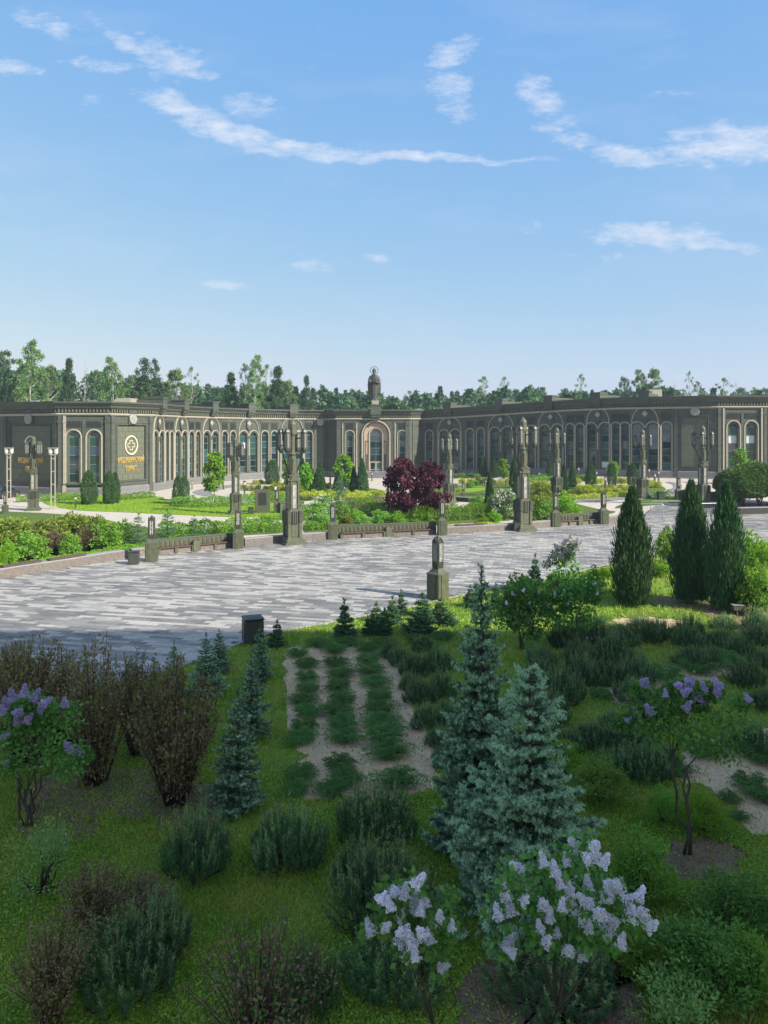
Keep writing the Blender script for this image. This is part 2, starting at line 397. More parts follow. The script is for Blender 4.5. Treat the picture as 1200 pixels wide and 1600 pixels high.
# ================================================================== GROUND
import bmesh
XL = [-1600, -600, -200, -80, -30, 2] + [2 + 3 * i for i in range(1, 13)] + [60, 90, 200, 600, 1600]
YL = [-300, -60, 0, 30, 62] + [62 + 3 * i for i in range(1, 16)] + [125, 160, 300, 700, 2500]
def ground_mat(name, c1, c2, c3, s1, s2, rough=.95, bump=.5):
    m, t, b = pbsdf(name, rough, .15)
    co = t.node('ShaderNodeTexCoord').outputs['Object']
    a = t.ramp(t.noise(co, s1, 5, .6).outputs[0], [(.38, (0, 0, 0)), (.62, (1, 1, 1))])
    c = t.mix(a, c1, c2)
    d = t.ramp(t.noise(co, s2, 4, .7).outputs[0], [(.45, (0, 0, 0)), (.65, (1, 1, 1))])
    c = t.mix(t.math('MULTIPLY', d, .7), c, c3)
    t.l.new(c, b.inputs['Base Color'])
    bp = t.node('ShaderNodeBump'); bp.inputs['Strength'].default_value = bump; bp.inputs['Distance'].default_value = .04
    t.put(bp.inputs['Height'], t.noise(co, s2 * 3, 5, .7).outputs[0]); t.l.new(bp.outputs[0], b.inputs['Normal'])
    return m
M['turf'] = ground_mat('garden turf soil', (.11, .19, .025), (.17, .25, .030), (.17, .16, .06), .5, 5)
M['lawng'] = ground_mat('mown lawn', (.17, .27, .02), (.21, .31, .025), (.13, .21, .02), .15, 3)
M['bedg'] = ground_mat('planting bed cover', (.07, .12, .02), (.10, .16, .025), (.07, .06, .035), .8, 4)
M['sand'] = ground_mat('sandy soil', (.54, .41, .265), (.46, .345, .22), (.32, .235, .15), 1.2, 9)
M['mulch'] = ground_mat('brown bark mulch', (.17, .118, .080), (.22, .155, .108), (.09, .064, .045), 2, 14)
M['paving'] = ground_mat('pale stone paving', (.50, .44, .36), (.45, .40, .33), (.37, .33, .28), .35, 1.6, .7, .1)
M['ringpave'] = ground_mat('grey paving band', (.20, .195, .19), (.24, .23, .225), (.17, .165, .16), .5, 2, .7, .1)
M['joint'] = ground_mat('dark sand joint', (.10, .10, .10), (.13, .13, .125), (.08, .08, .08), 1, 6)
M['asphalt'] = ground_mat('forest floor', (.05, .055, .025), (.07, .06, .03), (.04, .05, .02), .05, .5)

vs = [(x, y, float(gz(x, y)) - .02) for y in YL for x in XL]; nx = len(XL)
me = bpy.data.meshes.new('ground')
me.from_pydata(vs, [], [(j * nx + i, j * nx + i + 1, (j + 1) * nx + i + 1, (j + 1) * nx + i) for j in range(len(YL) - 1) for i in range(nx - 1)])
me.materials.append(M['turf']); tag(link_mesh('ground', me), kind='structure')

def sheet(name, pts, mat, dz, kind='structure'):
    bm = bmesh.new()
    bm.faces.new([bm.verts.new((x, y, 0)) for x, y in pts])
    bmesh.ops.triangulate(bm, faces=bm.faces[:])
    xs = [p[0] for p in pts]; ys = [p[1] for p in pts]
    for x in XL:
        if min(xs) < x < max(xs) and 0 < x < 50: bmesh.ops.bisect_plane(bm, geom=bm.verts[:] + bm.edges[:] + bm.faces[:], plane_co=(x, 0, 0), plane_no=(1, 0, 0))
    for y in YL:
        if min(ys) < y < max(ys) and 60 < y < 110: bmesh.ops.bisect_plane(bm, geom=bm.verts[:] + bm.edges[:] + bm.faces[:], plane_co=(0, y, 0), plane_no=(0, 1, 0))
    for v in bm.verts: v.co.z = float(gz(v.co.x, v.co.y)) + dz
    bmesh.ops.recalc_face_normals(bm, faces=bm.faces[:])
    if sum(f.normal.z for f in bm.faces) < 0: bmesh.ops.reverse_faces(bm, faces=bm.faces[:])
    me = bpy.data.meshes.new(name); bm.to_mesh(me); bm.free(); me.materials.append(mat)
    o = link_mesh(name, me)
    if kind: tag(o, kind=kind)
    return o
def smooth_line(pts, n=4, closed=False):
    out = []; k = len(pts)
    for i in range(k if closed else k - 1):
        g = lambda q: pts[q % k] if closed else pts[max(0, min(k - 1, q))]
        p0, p1, p2, p3 = [Vector(g(i + d)[:2]) for d in (-1, 0, 1, 2)]
        for j in range(n):
            t = j / n
            out.append(tuple(.5 * ((2 * p1) + (p2 - p0) * t + (2 * p0 - 5 * p1 + 4 * p2 - p3) * t * t + (3 * p1 - p0 - 3 * p2 + p3) * t ** 3)))
    if not closed: out.append(tuple(Vector(pts[-1][:2])))
    return out
def GP(lst): return [G(x, y)[:2] for x, y in lst]
def inside(poly, X, Y):
    X = np.asarray(X); Y = np.asarray(Y); r = np.zeros(X.shape, bool); n = len(poly)
    for i in range(n):
        x0, y0 = poly[i]; x1, y1 = poly[(i + 1) % n]
        if y0 == y1: continue
        r ^= ((y0 > Y) != (y1 > Y)) & (X < (x1 - x0) * (Y - y0) / (y1 - y0) + x0)
    return r

EDGE = smooth_line(GP([(-420, 1240), (-150, 1150), (0, 1105), (200, 1062), (300, 1034), (380, 1003), (440, 986), (520, 971), (640, 948), (720, 930), (800, 914), (880, 898), (940, 884), (1010, 868), (1100, 856), (1200, 846), (1420, 826)]), 3)
plaza = EDGE + [(120, 60), (120, 175), (-120, 175), (-120, 22)]
sheet('square_paving_bed', plaza, M['joint'], .0)
RING = smooth_line(GP([(-160, 938), (0, 905), (100, 889), (205, 872), (300, 863), (375, 855), (440, 849), (520, 843), (690, 835), (800, 829), (868, 823), (945, 818), (1000, 814)]), 3)
# far, pale paving beyond the ring wall
sheet('far_paving', RING + GP([(1010, 800), (1025, 790), (1100, 786), (1240, 786)]) + [(120, 100), (120, 172), (-120, 172), (-120, 50)], M['paving'], .035)
# pavers of the near square, every one with its own joint
tiles = EDGE + [(75, 60), (75, 92)] + GP([(1240, 784), (1100, 784), (1025, 788), (1008, 800)]) + RING[::-1] + [(-60, 34)]
TW, TH, ANG = .72, .31, R(-13)
shade_mats = []
for nm, c in (('light grey paver', (.41, .385, .345)), ('mid grey paver', (.235, .224, .207)), ('dark grey paver', (.160, .156, .148)), ('grey paver', (.195, .187, .176)), ('pale grey paver', (.33, .312, .285))):
    shade_mats.append(stone(nm, c, tuple(x * .84 for x in c), 3, .62, .1, .12, streak=0, world=True))
rng = np.random.default_rng(5)
ii, jj = np.meshgrid(np.arange(-125, 170), np.arange(-190, 340))
ii = ii.ravel(); jj = jj.ravel()
tu = (ii + (jj % 2) * .5) * TW; tv = jj * TH
tx = tu * math.cos(ANG) - tv * math.sin(ANG); ty = tu * math.sin(ANG) + tv * math.cos(ANG) + 30
keep = inside(tiles, tx, ty) & (np.abs((tx) / np.maximum(ty, 1)) < .62) & (ty > 20)
tx, ty, tu, tv = tx[keep], ty[keep], tu[keep], tv[keep]
run = np.sin(np.floor((ii[keep] + rng.integers(0, 40, 800)[jj[keep] + 190]) / rng.integers(1, 3, 800)[jj[keep] + 190]) * 12.9898 + jj[keep] * 78.233) * 43758.5453; run = run - np.floor(run)
field = (np.sin(tu * .5 + 1.7 * np.sin(tv * .4)) + np.sin(tu * .25 - tv * .5 + 2)) * .45 + (run - .5) * 3.4 + rng.normal(0, .45, len(tu))
sh = np.where(field > .7, 0, np.where(field > .1, 4, np.where(field > -.8, 1, np.where(field > -1.5, 3, 2))))
flip = rng.random(len(sh)) < .10; sh = np.where(flip, rng.integers(0, 5, len(sh)), sh)
tz = gz(tx, ty) + .03 + rng.normal(0, .0012, len(tx))
def paver_mesh(mat):
    b = MB(); b.bbox(0, 0, -.03, TW - .014, TH - .014, .03, .006)
    return b.mesh('paver', [mat])
pm = [paver_mesh(x) for x in shade_mats]
ppx = 600 + FPX * tx / ty; ppy = HOR + FPX * EYE / ty
vis = (ppx > 0) & (ppx < 1200) & (ppy < 1036) & ~((ppx > 30) & (ppy > 1024) & (ppx < 330))
order = np.argsort(ty + (~vis) * 1e6)[:300]
for k in order:
    o = link_mesh('paver', pm[sh[k]], (), None, (tx[k], ty[k], tz[k]), ANG); o['kind'] = 'structure'
rest = np.ones(len(tx), bool); rest[order] = False
tpl = np.array([pm[0].vertices[i].co[:] for i in range(len(pm[0].vertices))])
ca, sa = math.cos(ANG), math.sin(ANG)
tr = np.stack([tpl[:, 0] * ca - tpl[:, 1] * sa, tpl[:, 0] * sa + tpl[:, 1] * ca, tpl[:, 2]], 1)
fs0 = [tuple(p.vertices) for p in pm[0].polygons][1:]   # no underside
fs0 = [f for f in fs0]
P = np.stack([tx[rest], ty[rest], tz[rest]], 1); S = sh[rest]
V = (P[:, None, :] + tr[None]).reshape(-1, 3)
nv = len(tpl); faces = []; mi = []
top = [f for f in fs0 if len(f) == 8][-1]
sides = [f for f in fs0 if len(f) == 4]
for k in range(len(P)):
    faces.append(tuple(i + k * nv for i in top)); mi.append(S[k])
    for f in sides[8:]:
        faces.append(tuple(i + k * nv for i in f)); mi.append(S[k])
me = bpy.data.meshes.new('far_pavers'); me.from_pydata(V.tolist(), [], faces)
for x in shade_mats: me.materials.append(x)
me.polygons.foreach_set('material_index', np.array(mi, np.int32)); me.update()
tag(link_mesh('far_pavers', me), 'grey and white stone pavers laid over the open square', None, None, 'stuff')

# kerb along the garden
def strip_along(line, w, h, mat, name, z0=0, side=1, b=.015, label=None, parent=None, T=None):
    mb = MB()
    n = len(line); prof = [(0, z0), (0, z0 + h - b), (b, z0 + h), (w - b, z0 + h), (w, z0 + h - b), (w, z0)]
    rings = []
    for i in range(n):
        p = Vector(line[i][:2]); a = Vector(line[max(i - 1, 0)][:2]); c = Vector(line[min(i + 1, n - 1)][:2])
        d = (c - a).normalized(); nn = Vector((d.y, -d.x)) * side
        zz = float(gz(p.x, p.y))
        rings.append([(p.x + nn.x * q, p.y + nn.y * q, zz + z) for q, z in prof])
    mb.loft(rings); return mb.build(name, mat, parent)
tag(strip_along(EDGE[2:], .16, .06, M['cap'], 'kerb', 0, 1), kind='structure')

# beds and lawns (photo outlines taken to the ground)
def bed(name, px, mat, dz, sm=True):
    p = GP(px)
    if sm: p = smooth_line(p, 3, True)
    o = sheet(name, p, mat, dz); return p
SOIL = []
jr = random.Random(4)
def ragged(P, a=.10):
    return [(x + jr.gauss(0, a), y + jr.gauss(0, a * 1.3)) for x, y in P]
for nm, mt, poly in (('soil_bed', 'sand', [(449, 1018), (480, 1012), (615, 1014), (640, 1080), (672, 1160), (690, 1215), (640, 1243), (560, 1250), (470, 1240), (466, 1180), (446, 1100)]), ('soil_patch', 'sand', [(905, 985), (960, 968), (1030, 966), (1080, 975), (1000, 990), (930, 1000)]),
                 ('soil_patch', 'sand', [(950, 1075), (1040, 1045), (1150, 1040), (1130, 1060), (1010, 1080), (985, 1110)]),
                 ('soil_patch', 'sand', [(1040, 1215), (1085, 1165), (1230, 1140), (1240, 1285), (1160, 1290), (1120, 1240)]),
                 ('mulch_patch', 'mulch', [(1030, 1345), (1080, 1310), (1150, 1322), (1165, 1350), (1120, 1378), (1060, 1375)]),
                 ('mulch_patch', 'mulch', [(60, 1330), (20, 1260), (60, 1215), (150, 1200), (330, 1225), (350, 1262), (320, 1300), (240, 1282), (160, 1270), (130, 1310)]),
                 ('mulch_patch', 'mulch', [(980, 940), (1060, 930), (1200, 938), (1200, 990), (1140, 985), (1080, 950)]),
                 ('mulch_patch', 'mulch', [(700, 1600), (760, 1500), (900, 1480), (1000, 1540), (980, 1700), (760, 1720)])):
    pp = ragged(smooth_line(GP(poly), 9, True)); sheet(nm, pp, M[mt], .0); SOIL.append(pp)
bed('lawn', [(66, 785), (100, 776), (240, 776), (262, 782), (330, 786), (400, 788), (470, 792), (486, 803), (400, 809), (300, 806), (190, 801), (110, 797)], M['lawng'], .06)
bed('planting_bed', [(-90, 908), (60, 886), (200, 868), (235, 852), (372, 838), (440, 834), (448, 826), (420, 818), (300, 829), (210, 822), (120, 806), (-60, 800), (-260, 830)], M['bedg'], .06)
bed('planting_bed', [(478, 836), (520, 829), (690, 820), (796, 814), (800, 806), (745, 795), (640, 793), (560, 792), (505, 800), (478, 815)], M['bedg'], .06)
bed('planting_bed', [(832, 816), (870, 810), (944, 805), (962, 800), (940, 797), (890, 785), (850, 772), (760, 775), (800, 800)], M['bedg'], .06)
bed('planting_bed', [(395, 778), (420, 760), (470, 752), (520, 757), (560, 762), (596, 766), (600, 776), (560, 781), (500, 782), (430, 786)], M['bedg'], .06)
bed('planting_bed', [(640, 772), (700, 760), (760, 758), (800, 757), (850, 757), (960, 762), (1020, 756), (1034, 760), (1036, 769), (960, 776), (860, 782), (760, 778), (700, 780)], M['bedg'], .06)
bed('lawn', [(705, 765), (740, 760), (765, 764), (745, 769), (710, 771)], M['lawng'], .09)
bed('planting_bed', [(960, 795), (1060, 786), (1105, 781), (1100, 775), (1010, 779)], M['bedg'], .06)
bed('paving_band', [(300, 770), (330, 762), (372, 757), (378, 759), (345, 765), (330, 771), (350, 776), (398, 779), (398, 781), (340, 779)], M['ringpave'], .06)
bed('paving_band', [(1040, 754), (1052, 758), (1050, 764), (1030, 770), (980, 776), (900, 783), (900, 786), (990, 780), (1050, 771), (1066, 762), (1058, 755)], M['ringpave'], .09)

# ================================================================== THE CURVED ARCADED BUILDING
BLD = empty('arcaded_building'); tag(BLD, 'long low curved olive stone building with arched windows, pavilions and central porch', 'building')
rnd = random.Random(3)
H = 12.2
def facet(p, q):
    """wall frame from p to q as seen from the square, sloping with the ground"""
    P, Q = Vector(p), Vector(q); W_ = (Q - P).length; U = (Q - P) / W_
    za, zb = float(gz(*p)), float(gz(*q)); N = Vector((U.y, -U.x)); sl = (zb - za) / W_
    def T(u, v, z): return (P.x + U.x * u + N.x * v, P.y + U.y * u + N.y * v, z + za + sl * u)
    T.P = P; T.U = U; T.N = N; T.W = W_; T.za = za; T.sl = sl
    T.rz = math.atan2(U.y, U.x)
    return T
def wall_openings(mb, T, u0, u1, zb, zt, ops, depth=.45, m=0, md=0):
    """flat wall with round arched openings (centre, half width, sill, spring) and their reveals"""
    n = 8; x = u0
    for c, hw, s, sp in sorted(ops):
        mb.add([(x, 0, zb), (c - hw, 0, zb), (c - hw, 0, zt), (x, 0, zt)], [(0, 1, 2, 3)], m, T)
        mb.add([(c - hw, 0, zb), (c + hw, 0, zb), (c + hw, 0, s), (c - hw, 0, s)], [(0, 1, 2, 3)], m, T)
        A = arc(c, sp, hw, 180, 0, n)
        for i in range(n):
            (xa, za), (xb, zb_) = A[i], A[i + 1]
            mb.add([(xa, 0, za), (xb, 0, zb_), (xb, 0, zt), (xa, 0, zt)], [(0, 1, 2, 3)], m, T)
        out = [(c - hw, s)] + A + [(c + hw, s)]
        for i in range(len(out)):
            a, b_ = out[i], out[(i + 1) % len(out)]
            mb.add([(a[0], 0, a[1]), (b_[0], 0, b_[1]), (b_[0], -depth, b_[1]), (a[0], -depth, a[1])], [(0, 1, 2, 3)], md, T)
        x = c + hw
    mb.add([(x, 0, zb), (u1, 0, zb), (u1, 0, zt), (x, 0, zt)], [(0, 1, 2, 3)], m, T)

WIN = {}
def window_proto(hw, s, sp, cols, rows):
    key = (hw, s, sp, cols, rows)
    if key in WIN: return WIN[key]
    fr = MB(); out = [(-hw, s)] + arc(0, sp, hw, 180, 0, 10) + [(hw, s)]
    inn = [(-hw + .07, s + .07)] + arc(0, sp, hw - .07, 180, 0, 10) + [(hw - .07, s + .07)]
    vs = []; fs = []
    k = len(out)
    for (a, b_) in zip(out, inn): vs += [(a[0], .06, a[1]), (b_[0], .06, b_[1]), (b_[0], -.02, b_[1])]
    for i in range(k):
        j = (i + 1) % k
        fs += [(3 * i, 3 * j, 3 * j + 1, 3 * i + 1), (3 * i + 1, 3 * j + 1, 3 * j + 2, 3 * i + 2)]
    fr.add(vs, fs, 0)
    hts = [s + (sp - s) * i / rows for i in range(rows + 1)]
    for i, z in enumerate(hts[1:]):
        fr.box(-hw + .05, hw - .05, .0, .06 if i % 2 else .045, z - .035, z + .035)
    for c in range(1, cols):
        x = -hw + 2 * hw * c / cols; fr.box(x - .025, x + .025, .0, .05, s + .05, sp + (hw * .9 if cols == 2 else 0))
    if cols == 1: fr.box(-.02, .02, 0, .04, sp, sp + hw - .05)
    frm = MB(); frm.v = [(x, -y, z) for x, y, z in fr.v]; frm.f = [f[::-1] for f in fr.f]; frm.m = fr.m
    fme = frm.mesh('window', [M['frame']])
    ph = hts[1] - hts[0]
    pb = MB(); pw_ = 2 * hw / cols
    pb.box(-pw_ / 2 + .03, pw_ / 2 - .03, 0, .02, .03, ph - .03); pme = pb.mesh('pane', [M['glass']])
    top = arc(0, 0, hw - .05, 180, 0, 10)
    tb = MB(); tb.add([(x, 0, z + .03) for x, z in top] + [(x, .02, z + .03) for x, z in top], [tuple(range(11)), tuple(range(21, 10, -1))] + [(i, i + 11, (i + 1) % 11 + 11, (i + 1) % 11) for i in range(11)])
    tme = tb.mesh('pane', [M['glass']])
    WIN[key] = (fme, pme, tme, hts, cols, hw); return WIN[key]
M['frame'] = stone('grey green window frame', (.17, .19, .165), (.13, .145, .13), 5, .5, .05, streak=0)
M['brightpane'] = stone('pale panes and painted reflections', (.55, .60, .62), (.45, .5, .52), 2, .4, .03, streak=0)  # pale panes; on the right pavilion they paint bright reflections into the glass
BRIGHT = {}
def add_window(T, c, hw, s, sp, cols=1, rows=6, depth=.36, bright=None):
    fme, pme, tme, hts, cols, hw = window_proto(hw, s, sp, cols, rows)
    x, y, z = T(c, -depth, 0)
    w = link_mesh('window', fme, (), BLD, (x, y, z), T.rz)
    for r in range(len(hts) - 1):
        for k in range(cols):
            p = link_mesh('pane', pme, (), w, (-hw + 2 * hw * (k + .5) / cols, .005, hts[r]))
            p.rotation_euler = (R(rnd.uniform(-1.2, 1.2)), 0, R(rnd.uniform(-2.0, 2.0)))
            if bright is not None and r == bright:
                p.data = pme.copy(); p.data.materials[0] = M['brightpane']
    p = link_mesh('pane', tme, (), w, (0, .005, sp))
    return w

diamond = MB(); diamond.prism(0, 0, [(0, .46), (.06, .46), (.10, .38)], 4, 0); diamond.prism(0, 0, [(.10, .2), (.16, .14)], 4, 0)
dmesh = diamond.mesh('diamond_emblem', [M['ornament']])
rd = MB()
rd.prism(0, 0, [(0, .62), (.12, .62), (.16, .55), (.16, .5), (.12, .46)], 24)
rd.prism(0, 0, [(.1, .44), (.14, .44)], 20)
for k in range(8):
    a = k * math.pi / 4
    rd.box(.1, .42, -.05, .05, .14, .19, 0, lambda u, v, z, a=a: (u * math.cos(a) - v * math.sin(a), u * math.sin(a) + v * math.cos(a), z))
rmesh = rd.mesh('roundel', [M['ornament']])
def stuck(me, name, T, u, z, v=.0, sc=1):
    o = link_mesh(name, me, (), BLD); x, y, zz = T(u, v, z)
    o.matrix_local = Matrix.Translation((x, y, zz)) @ Matrix.Rotation(T.rz, 4, 'Z') @ Matrix.Rotation(R(90), 4, 'X') @ Matrix.Scale(sc, 4)
    return o
def corbel(T, u):
    b = MB(T)
    b.box(u - .60, u + .60, .0, .62, 10.95, 11.25); b.box(u - .68, u + .68, .0, .82, 11.25, 11.6)
    b.box(u - .78, u + .78, -1.2, 1.0, 11.6, 13.0); b.box(u - .86, u + .86, -1.3, 1.08, 13.0, 13.25); b.box(u - .78, u + .78, -6.5, -1.2, 12.2, 12.9)
    b.build('corbel_block', M['wall'], BLD)
    b = MB(T)   # hanging shield below the block
    P = [(-.55, 10.4), (-.55, 9.1), (0, 8.45), (.55, 9.1), (.55, 10.4)]
    n = len(P)
    b.add([(u + x, .02, z) for x, z in P] + [(u + x * .94, .20, z if z > 10 else z + .03) for x, z in P], [tuple(range(n)), tuple(range(2 * n - 1, n - 1, -1))] + [(i, i + n, (i + 1) % n + n, (i + 1) % n) for i in range(n)])
    b.mould([(u - .5, 10.35), (u - .5, 9.1), (u, 8.52), (u + .5, 9.1), (u + .5, 10.35)], .09, .05, .19)
    b.build('shield_plate', M['wall'], BLD)
    stuck(dmesh, 'diamond_emblem', T, u, 9.75, .18)
def ribs(b, T, u0, u1, z0, z1, v=0.0):
    n = max(2, int((u1 - u0) / .22)); w = (u1 - u0) / n
    for i in range(n): b.box(u0 + i * w + w * .22, u0 + i * w + w * .78, v, v + .07, z0, z1, 1, T)
def double_bay(T, bright=None):
    c = T.W / 2; hw = .76; off = 1.17; s, sp = 1.25, 7.5
    b = MB(); wall_openings(b, T, 0, T.W, 0, H, [(c - off, hw, s, sp), (c + off, hw, s, sp)], .5)
    b.box(c - .22, c + .22, .0, .10, 1.4, 7.1, 0, T); b.box(c - .3, c + .3, 0, .14, 7.1, 7.35, 0, T)
    b.build('wall', [M['wall'], M['darkwall']], BLD)
    r = 1.09
    A = [(c - off - r, 1.15)] + arc(c - off, 7.45, r, 180, 12, 12) + arc(c + off, 7.45, r, 168, 0, 12) + [(c + off + r, 1.15)]
    mb = MB(); mb.mould(A, .17, .15, .0, 0, False, T); mb.build('arch_moulding', M['trim'], BLD)
    for sg in (-1, 1):
        h = T.W / 2 - .22 if T.W < 5.4 else 2.45
        q = [(c + sg * (.72 + (h - .72) * math.cos(R(a))), 8.0 + 2.52 * math.sin(R(a))) for a in range(0, 91, 9)]
        q = [(c + sg * h, 1.15)] + q
        mb = MB(); mb.mould(q[::sg], .15, .20, .0, 0, False, T); mb.build('outer_moulding', M['trim'], BLD)
        for e in (-1, 1):
            x = c + sg * off + e * (hw + .09)
            mb = MB(); mb.box(x - .07, x + .07, 0, .07, 1.3, 7.5, 0, T); mb.build('jamb_strip', M['slab'], BLD)
    mb = MB(); mb.box(c - .09, c + .09, .10, .17, 4.2, 7.0, 0, T); mb.build('pier_strip', M['trim'], BLD)
    corbel(T, c)
    add_window(T, c - off, hw, s, sp, 1, 6, bright=bright if bright and bright < 5 else None); add_window(T, c + off, hw, s, sp, 1, 6, bright=0 if bright == 9 else None)
def single_win(b, T, u, hw=.64, s=1.25, sp=7.72, r=.78):
    mb = MB(); mb.mould([(u - r, 1.15)] + arc(u, sp, r, 180, 0, 12) + [(u + r, 1.15)], .15, .13, .0, 0, False, T); mb.build('arch_moulding', M['trim'], BLD)
    for e in (-1, 1):
        mb = MB(); mb.box(u + e * (hw + .07) - .05, u + e * (hw + .07) + .05, 0, .06, 1.3, sp, 0, T); mb.build('jamb_strip', M['slab'], BLD)
    ribs(b, T, u - .75, u + .75, 8.75, 9.75)
def frieze(T, u0, u1):
    b = MB(T); b.box(u0, u1, 0, .06, 10.0, 10.42); b.box(u0, u1, 0, .10, 9.86, 9.98)
    b.build('frieze_panel', M['wall'], BLD)
def pair_bay(T, us=None):
    c = T.W / 2; us = us or [c - T.W * .235, c + T.W * .235]
    b = MB(); wall_openings(b, T, 0, T.W, 0, H, [(u, .64, 1.25, 7.66) for u in us], .5)
    for u in us: single_win(b, T, u)
    b.build('wall', [M['wall'], M['darkwall']], BLD)
    for u in us: add_window(T, u, .64, 1.25, 7.66, 1, 6)
    frieze(T, .25, T.W - .25)
def pilaster(T, u0, u1, v=.18, z0=0, z1=10.45, mat='wall'):
    b = MB(T); b.box(u0, u1, 0, v, z0, z1); b.box(u0 - .05, u1 + .05, 0, v + .06, z1 - .9, z1 - .7); b.box(u0 - .06, u1 + .06, 0, v + .08, z0, z0 + 1.4)
    b.build('pilaster', M[mat], BLD)
def slabs(T, u0, u1, z0, z1, v=-.22, cols=5, rows=9, mat='slab'):
    w = (u1 - u0) / cols; h = (z1 - z0) / rows
    mb = MB(); mb.bbox(0, 0, 0, w - .025, .09, h - .025, .012); me = mb.mesh('stone_slab', [M[mat]])
    for r in range(rows):
        for k in range(cols + (r % 2)):
            u = u0 + w * (k + .5 - (.5 if r % 2 else 0))
            sc = 1
            if r % 2 and k in (0, cols): sc = .5; u = u0 + w * .25 if k == 0 else u1 - w * .25
            o = link_mesh('stone_slab', me, (), BLD, T(u, v + rnd.uniform(-.004, .004), z0 + r * h), T.rz)
            o.scale = (sc, 1, 1)
def panel_wall(T, m0, m1, zb=1.9, zt=9.2, text=False, cols=5):
    """wall with a recessed field between m0 and m1"""
    b = MB(); W_ = T.W
    for a0, a1, c0, c1 in ((0, m0, 0, H), (m1, W_, 0, H), (m0, m1, 0, zb), (m0, m1, zt, H)):
        b.add([(a0, 0, c0), (a1, 0, c0), (a1, 0, c1), (a0, 0, c1)], [(0, 1, 2, 3)], 0, T)
    d = -.3
    b.add([(m0, d, zb), (m1, d, zb), (m1, d, zt), (m0, d, zt)], [(0, 1, 2, 3)], 1, T)
    b.add([(m0, 0, zb), (m0, d, zb), (m0, d, zt), (m0, 0, zt)], [(0, 1, 2, 3)], 0, T); b.add([(m1, 0, zb), (m1, d, zb), (m1, d, zt), (m1, 0, zt)], [(3, 2, 1, 0)], 0, T)
    b.add([(m0, 0, zt), (m0, d, zt), (m1, d, zt), (m1, 0, zt)], [(0, 1, 2, 3)], 0, T); b.add([(m0, 0, zb), (m0, d, zb), (m1, d, zb), (m1, 0, zb)], [(3, 2, 1, 0)], 0, T)
    b.mould([(m0 - .1, zb - .05), (m0 - .1, zt + .1), (m1 + .1, zt + .1), (m1 + .1, zb - .05)], .16, .09, 0, 0, False, T)
    b.mould([(m0 - .35, zb - .05), (m0 - .35, zt + .38), (m1 + .35, zt + .38), (m1 + .35, zb - .05)], .14, .06, 0, 0, False, T)
    b.box(m0 - .3, m1 + .3, 0, .14, zb - .18, zb - .05, 0, T)
    b.build('wall', [M['wall'], M['darkwall']], BLD)
    slabs(T, m0 + .02, m1 - .02, zb + .01, zt - .01, -.21, cols)
    stuck(rmesh, 'roundel', T, (m0 + m1) / 2, 10.05, .22, 1.05)
    bb = MB(T); c = (m0 + m1) / 2; bb.box(c - .75, c + .75, 0, .2, 9.3, 10.75); bb.box(c - .62, c + .62, 0, .36, 10.75, 11.3); bb.build('roundel_block', M['wall'], BLD)
def text_part(s, T, u, z, size, v, mat, sx=.62):
    cu = bpy.data.curves.new('lettering', 'FONT'); cu.body = s; cu.size = size; cu.extrude = .035; cu.bevel_depth = .006
    cu.align_x = 'CENTER'; cu.offset = .012; cu.space_character = 1.1
    to = bpy.data.objects.new('lettering', cu); COL.objects.link(to)
    dg = bpy.context.evaluated_depsgraph_get(); me = bpy.data.meshes.new_from_object(to.evaluated_get(dg))
    bpy.data.objects.remove(to)
    me.materials.clear(); me.materials.append(mat); me.transform(Matrix.Diagonal((sx, 1, 1, 1)))
    o = link_mesh('lettering', me, (), BLD); x, y, zz = T(u, v, z)
    o.matrix_local = Matrix.Translation((x, y, zz)) @ Matrix.Rotation(T.rz, 4, 'Z') @ Matrix.Rotation(R(90), 4, 'X')
    o['label'] = 'gilded Cyrillic letters reading ' + s
    return o
def med_sign(T, u):
    me = MB(); vs = []; n = 36; V0 = .0
    def ringband(r0, r1, h, sz=1.12):
        b = MB(); rr = []
        for r, z in ((r0, 0), (r0, h), (r0 + .03, h + .03), (r1 - .03, h + .03), (r1, h), (r1, 0)):
            rr.append([(r * math.cos(2 * math.pi * j / n), r * sz * math.sin(2 * math.pi * j / n), z) for j in range(n)])
        b.loft(rr, 0, caps=False); return b
    stuck(ringband(.98, 1.18, .10).mesh('sign_ring', [M['signtrim']]), 'sign_ring', T, u, 6.55, -.15)
    a, w = .62, .24
    C0 = [(-w, -a), (w, -a), (w, -w), (a, -w), (a, w), (w, w), (w, a), (-w, a), (-w, w), (-a, w), (-a, -w), (-w, -w)]
    b = MB(lambda x, y, z: (x, z, y)); b2 = MB()
    b.mould([(x, z) for x, z in C0], .10, .08, 0, 0, True)
    b2.v = [(x, y, z) for x, y, z in b.v]; b2.f = b.f; b2.m = b.m
    stuck(b2.mesh('cross_emblem', [M['signtrim']]), 'cross_emblem', T, u, 6.55, -.15)
    text_part('МЕДИЦИНСКИЙ', T, u, 4.28, .92, -.11, M['gold'], .60)
    text_part('ПУНКТ', T, u, 3.12, .92, -.11, M['gold'], .60)
M['signtrim'] = stone('cream sign moulding', (.55, .50, .36), (.45, .41, .30), 4, .5, .04, streak=0)

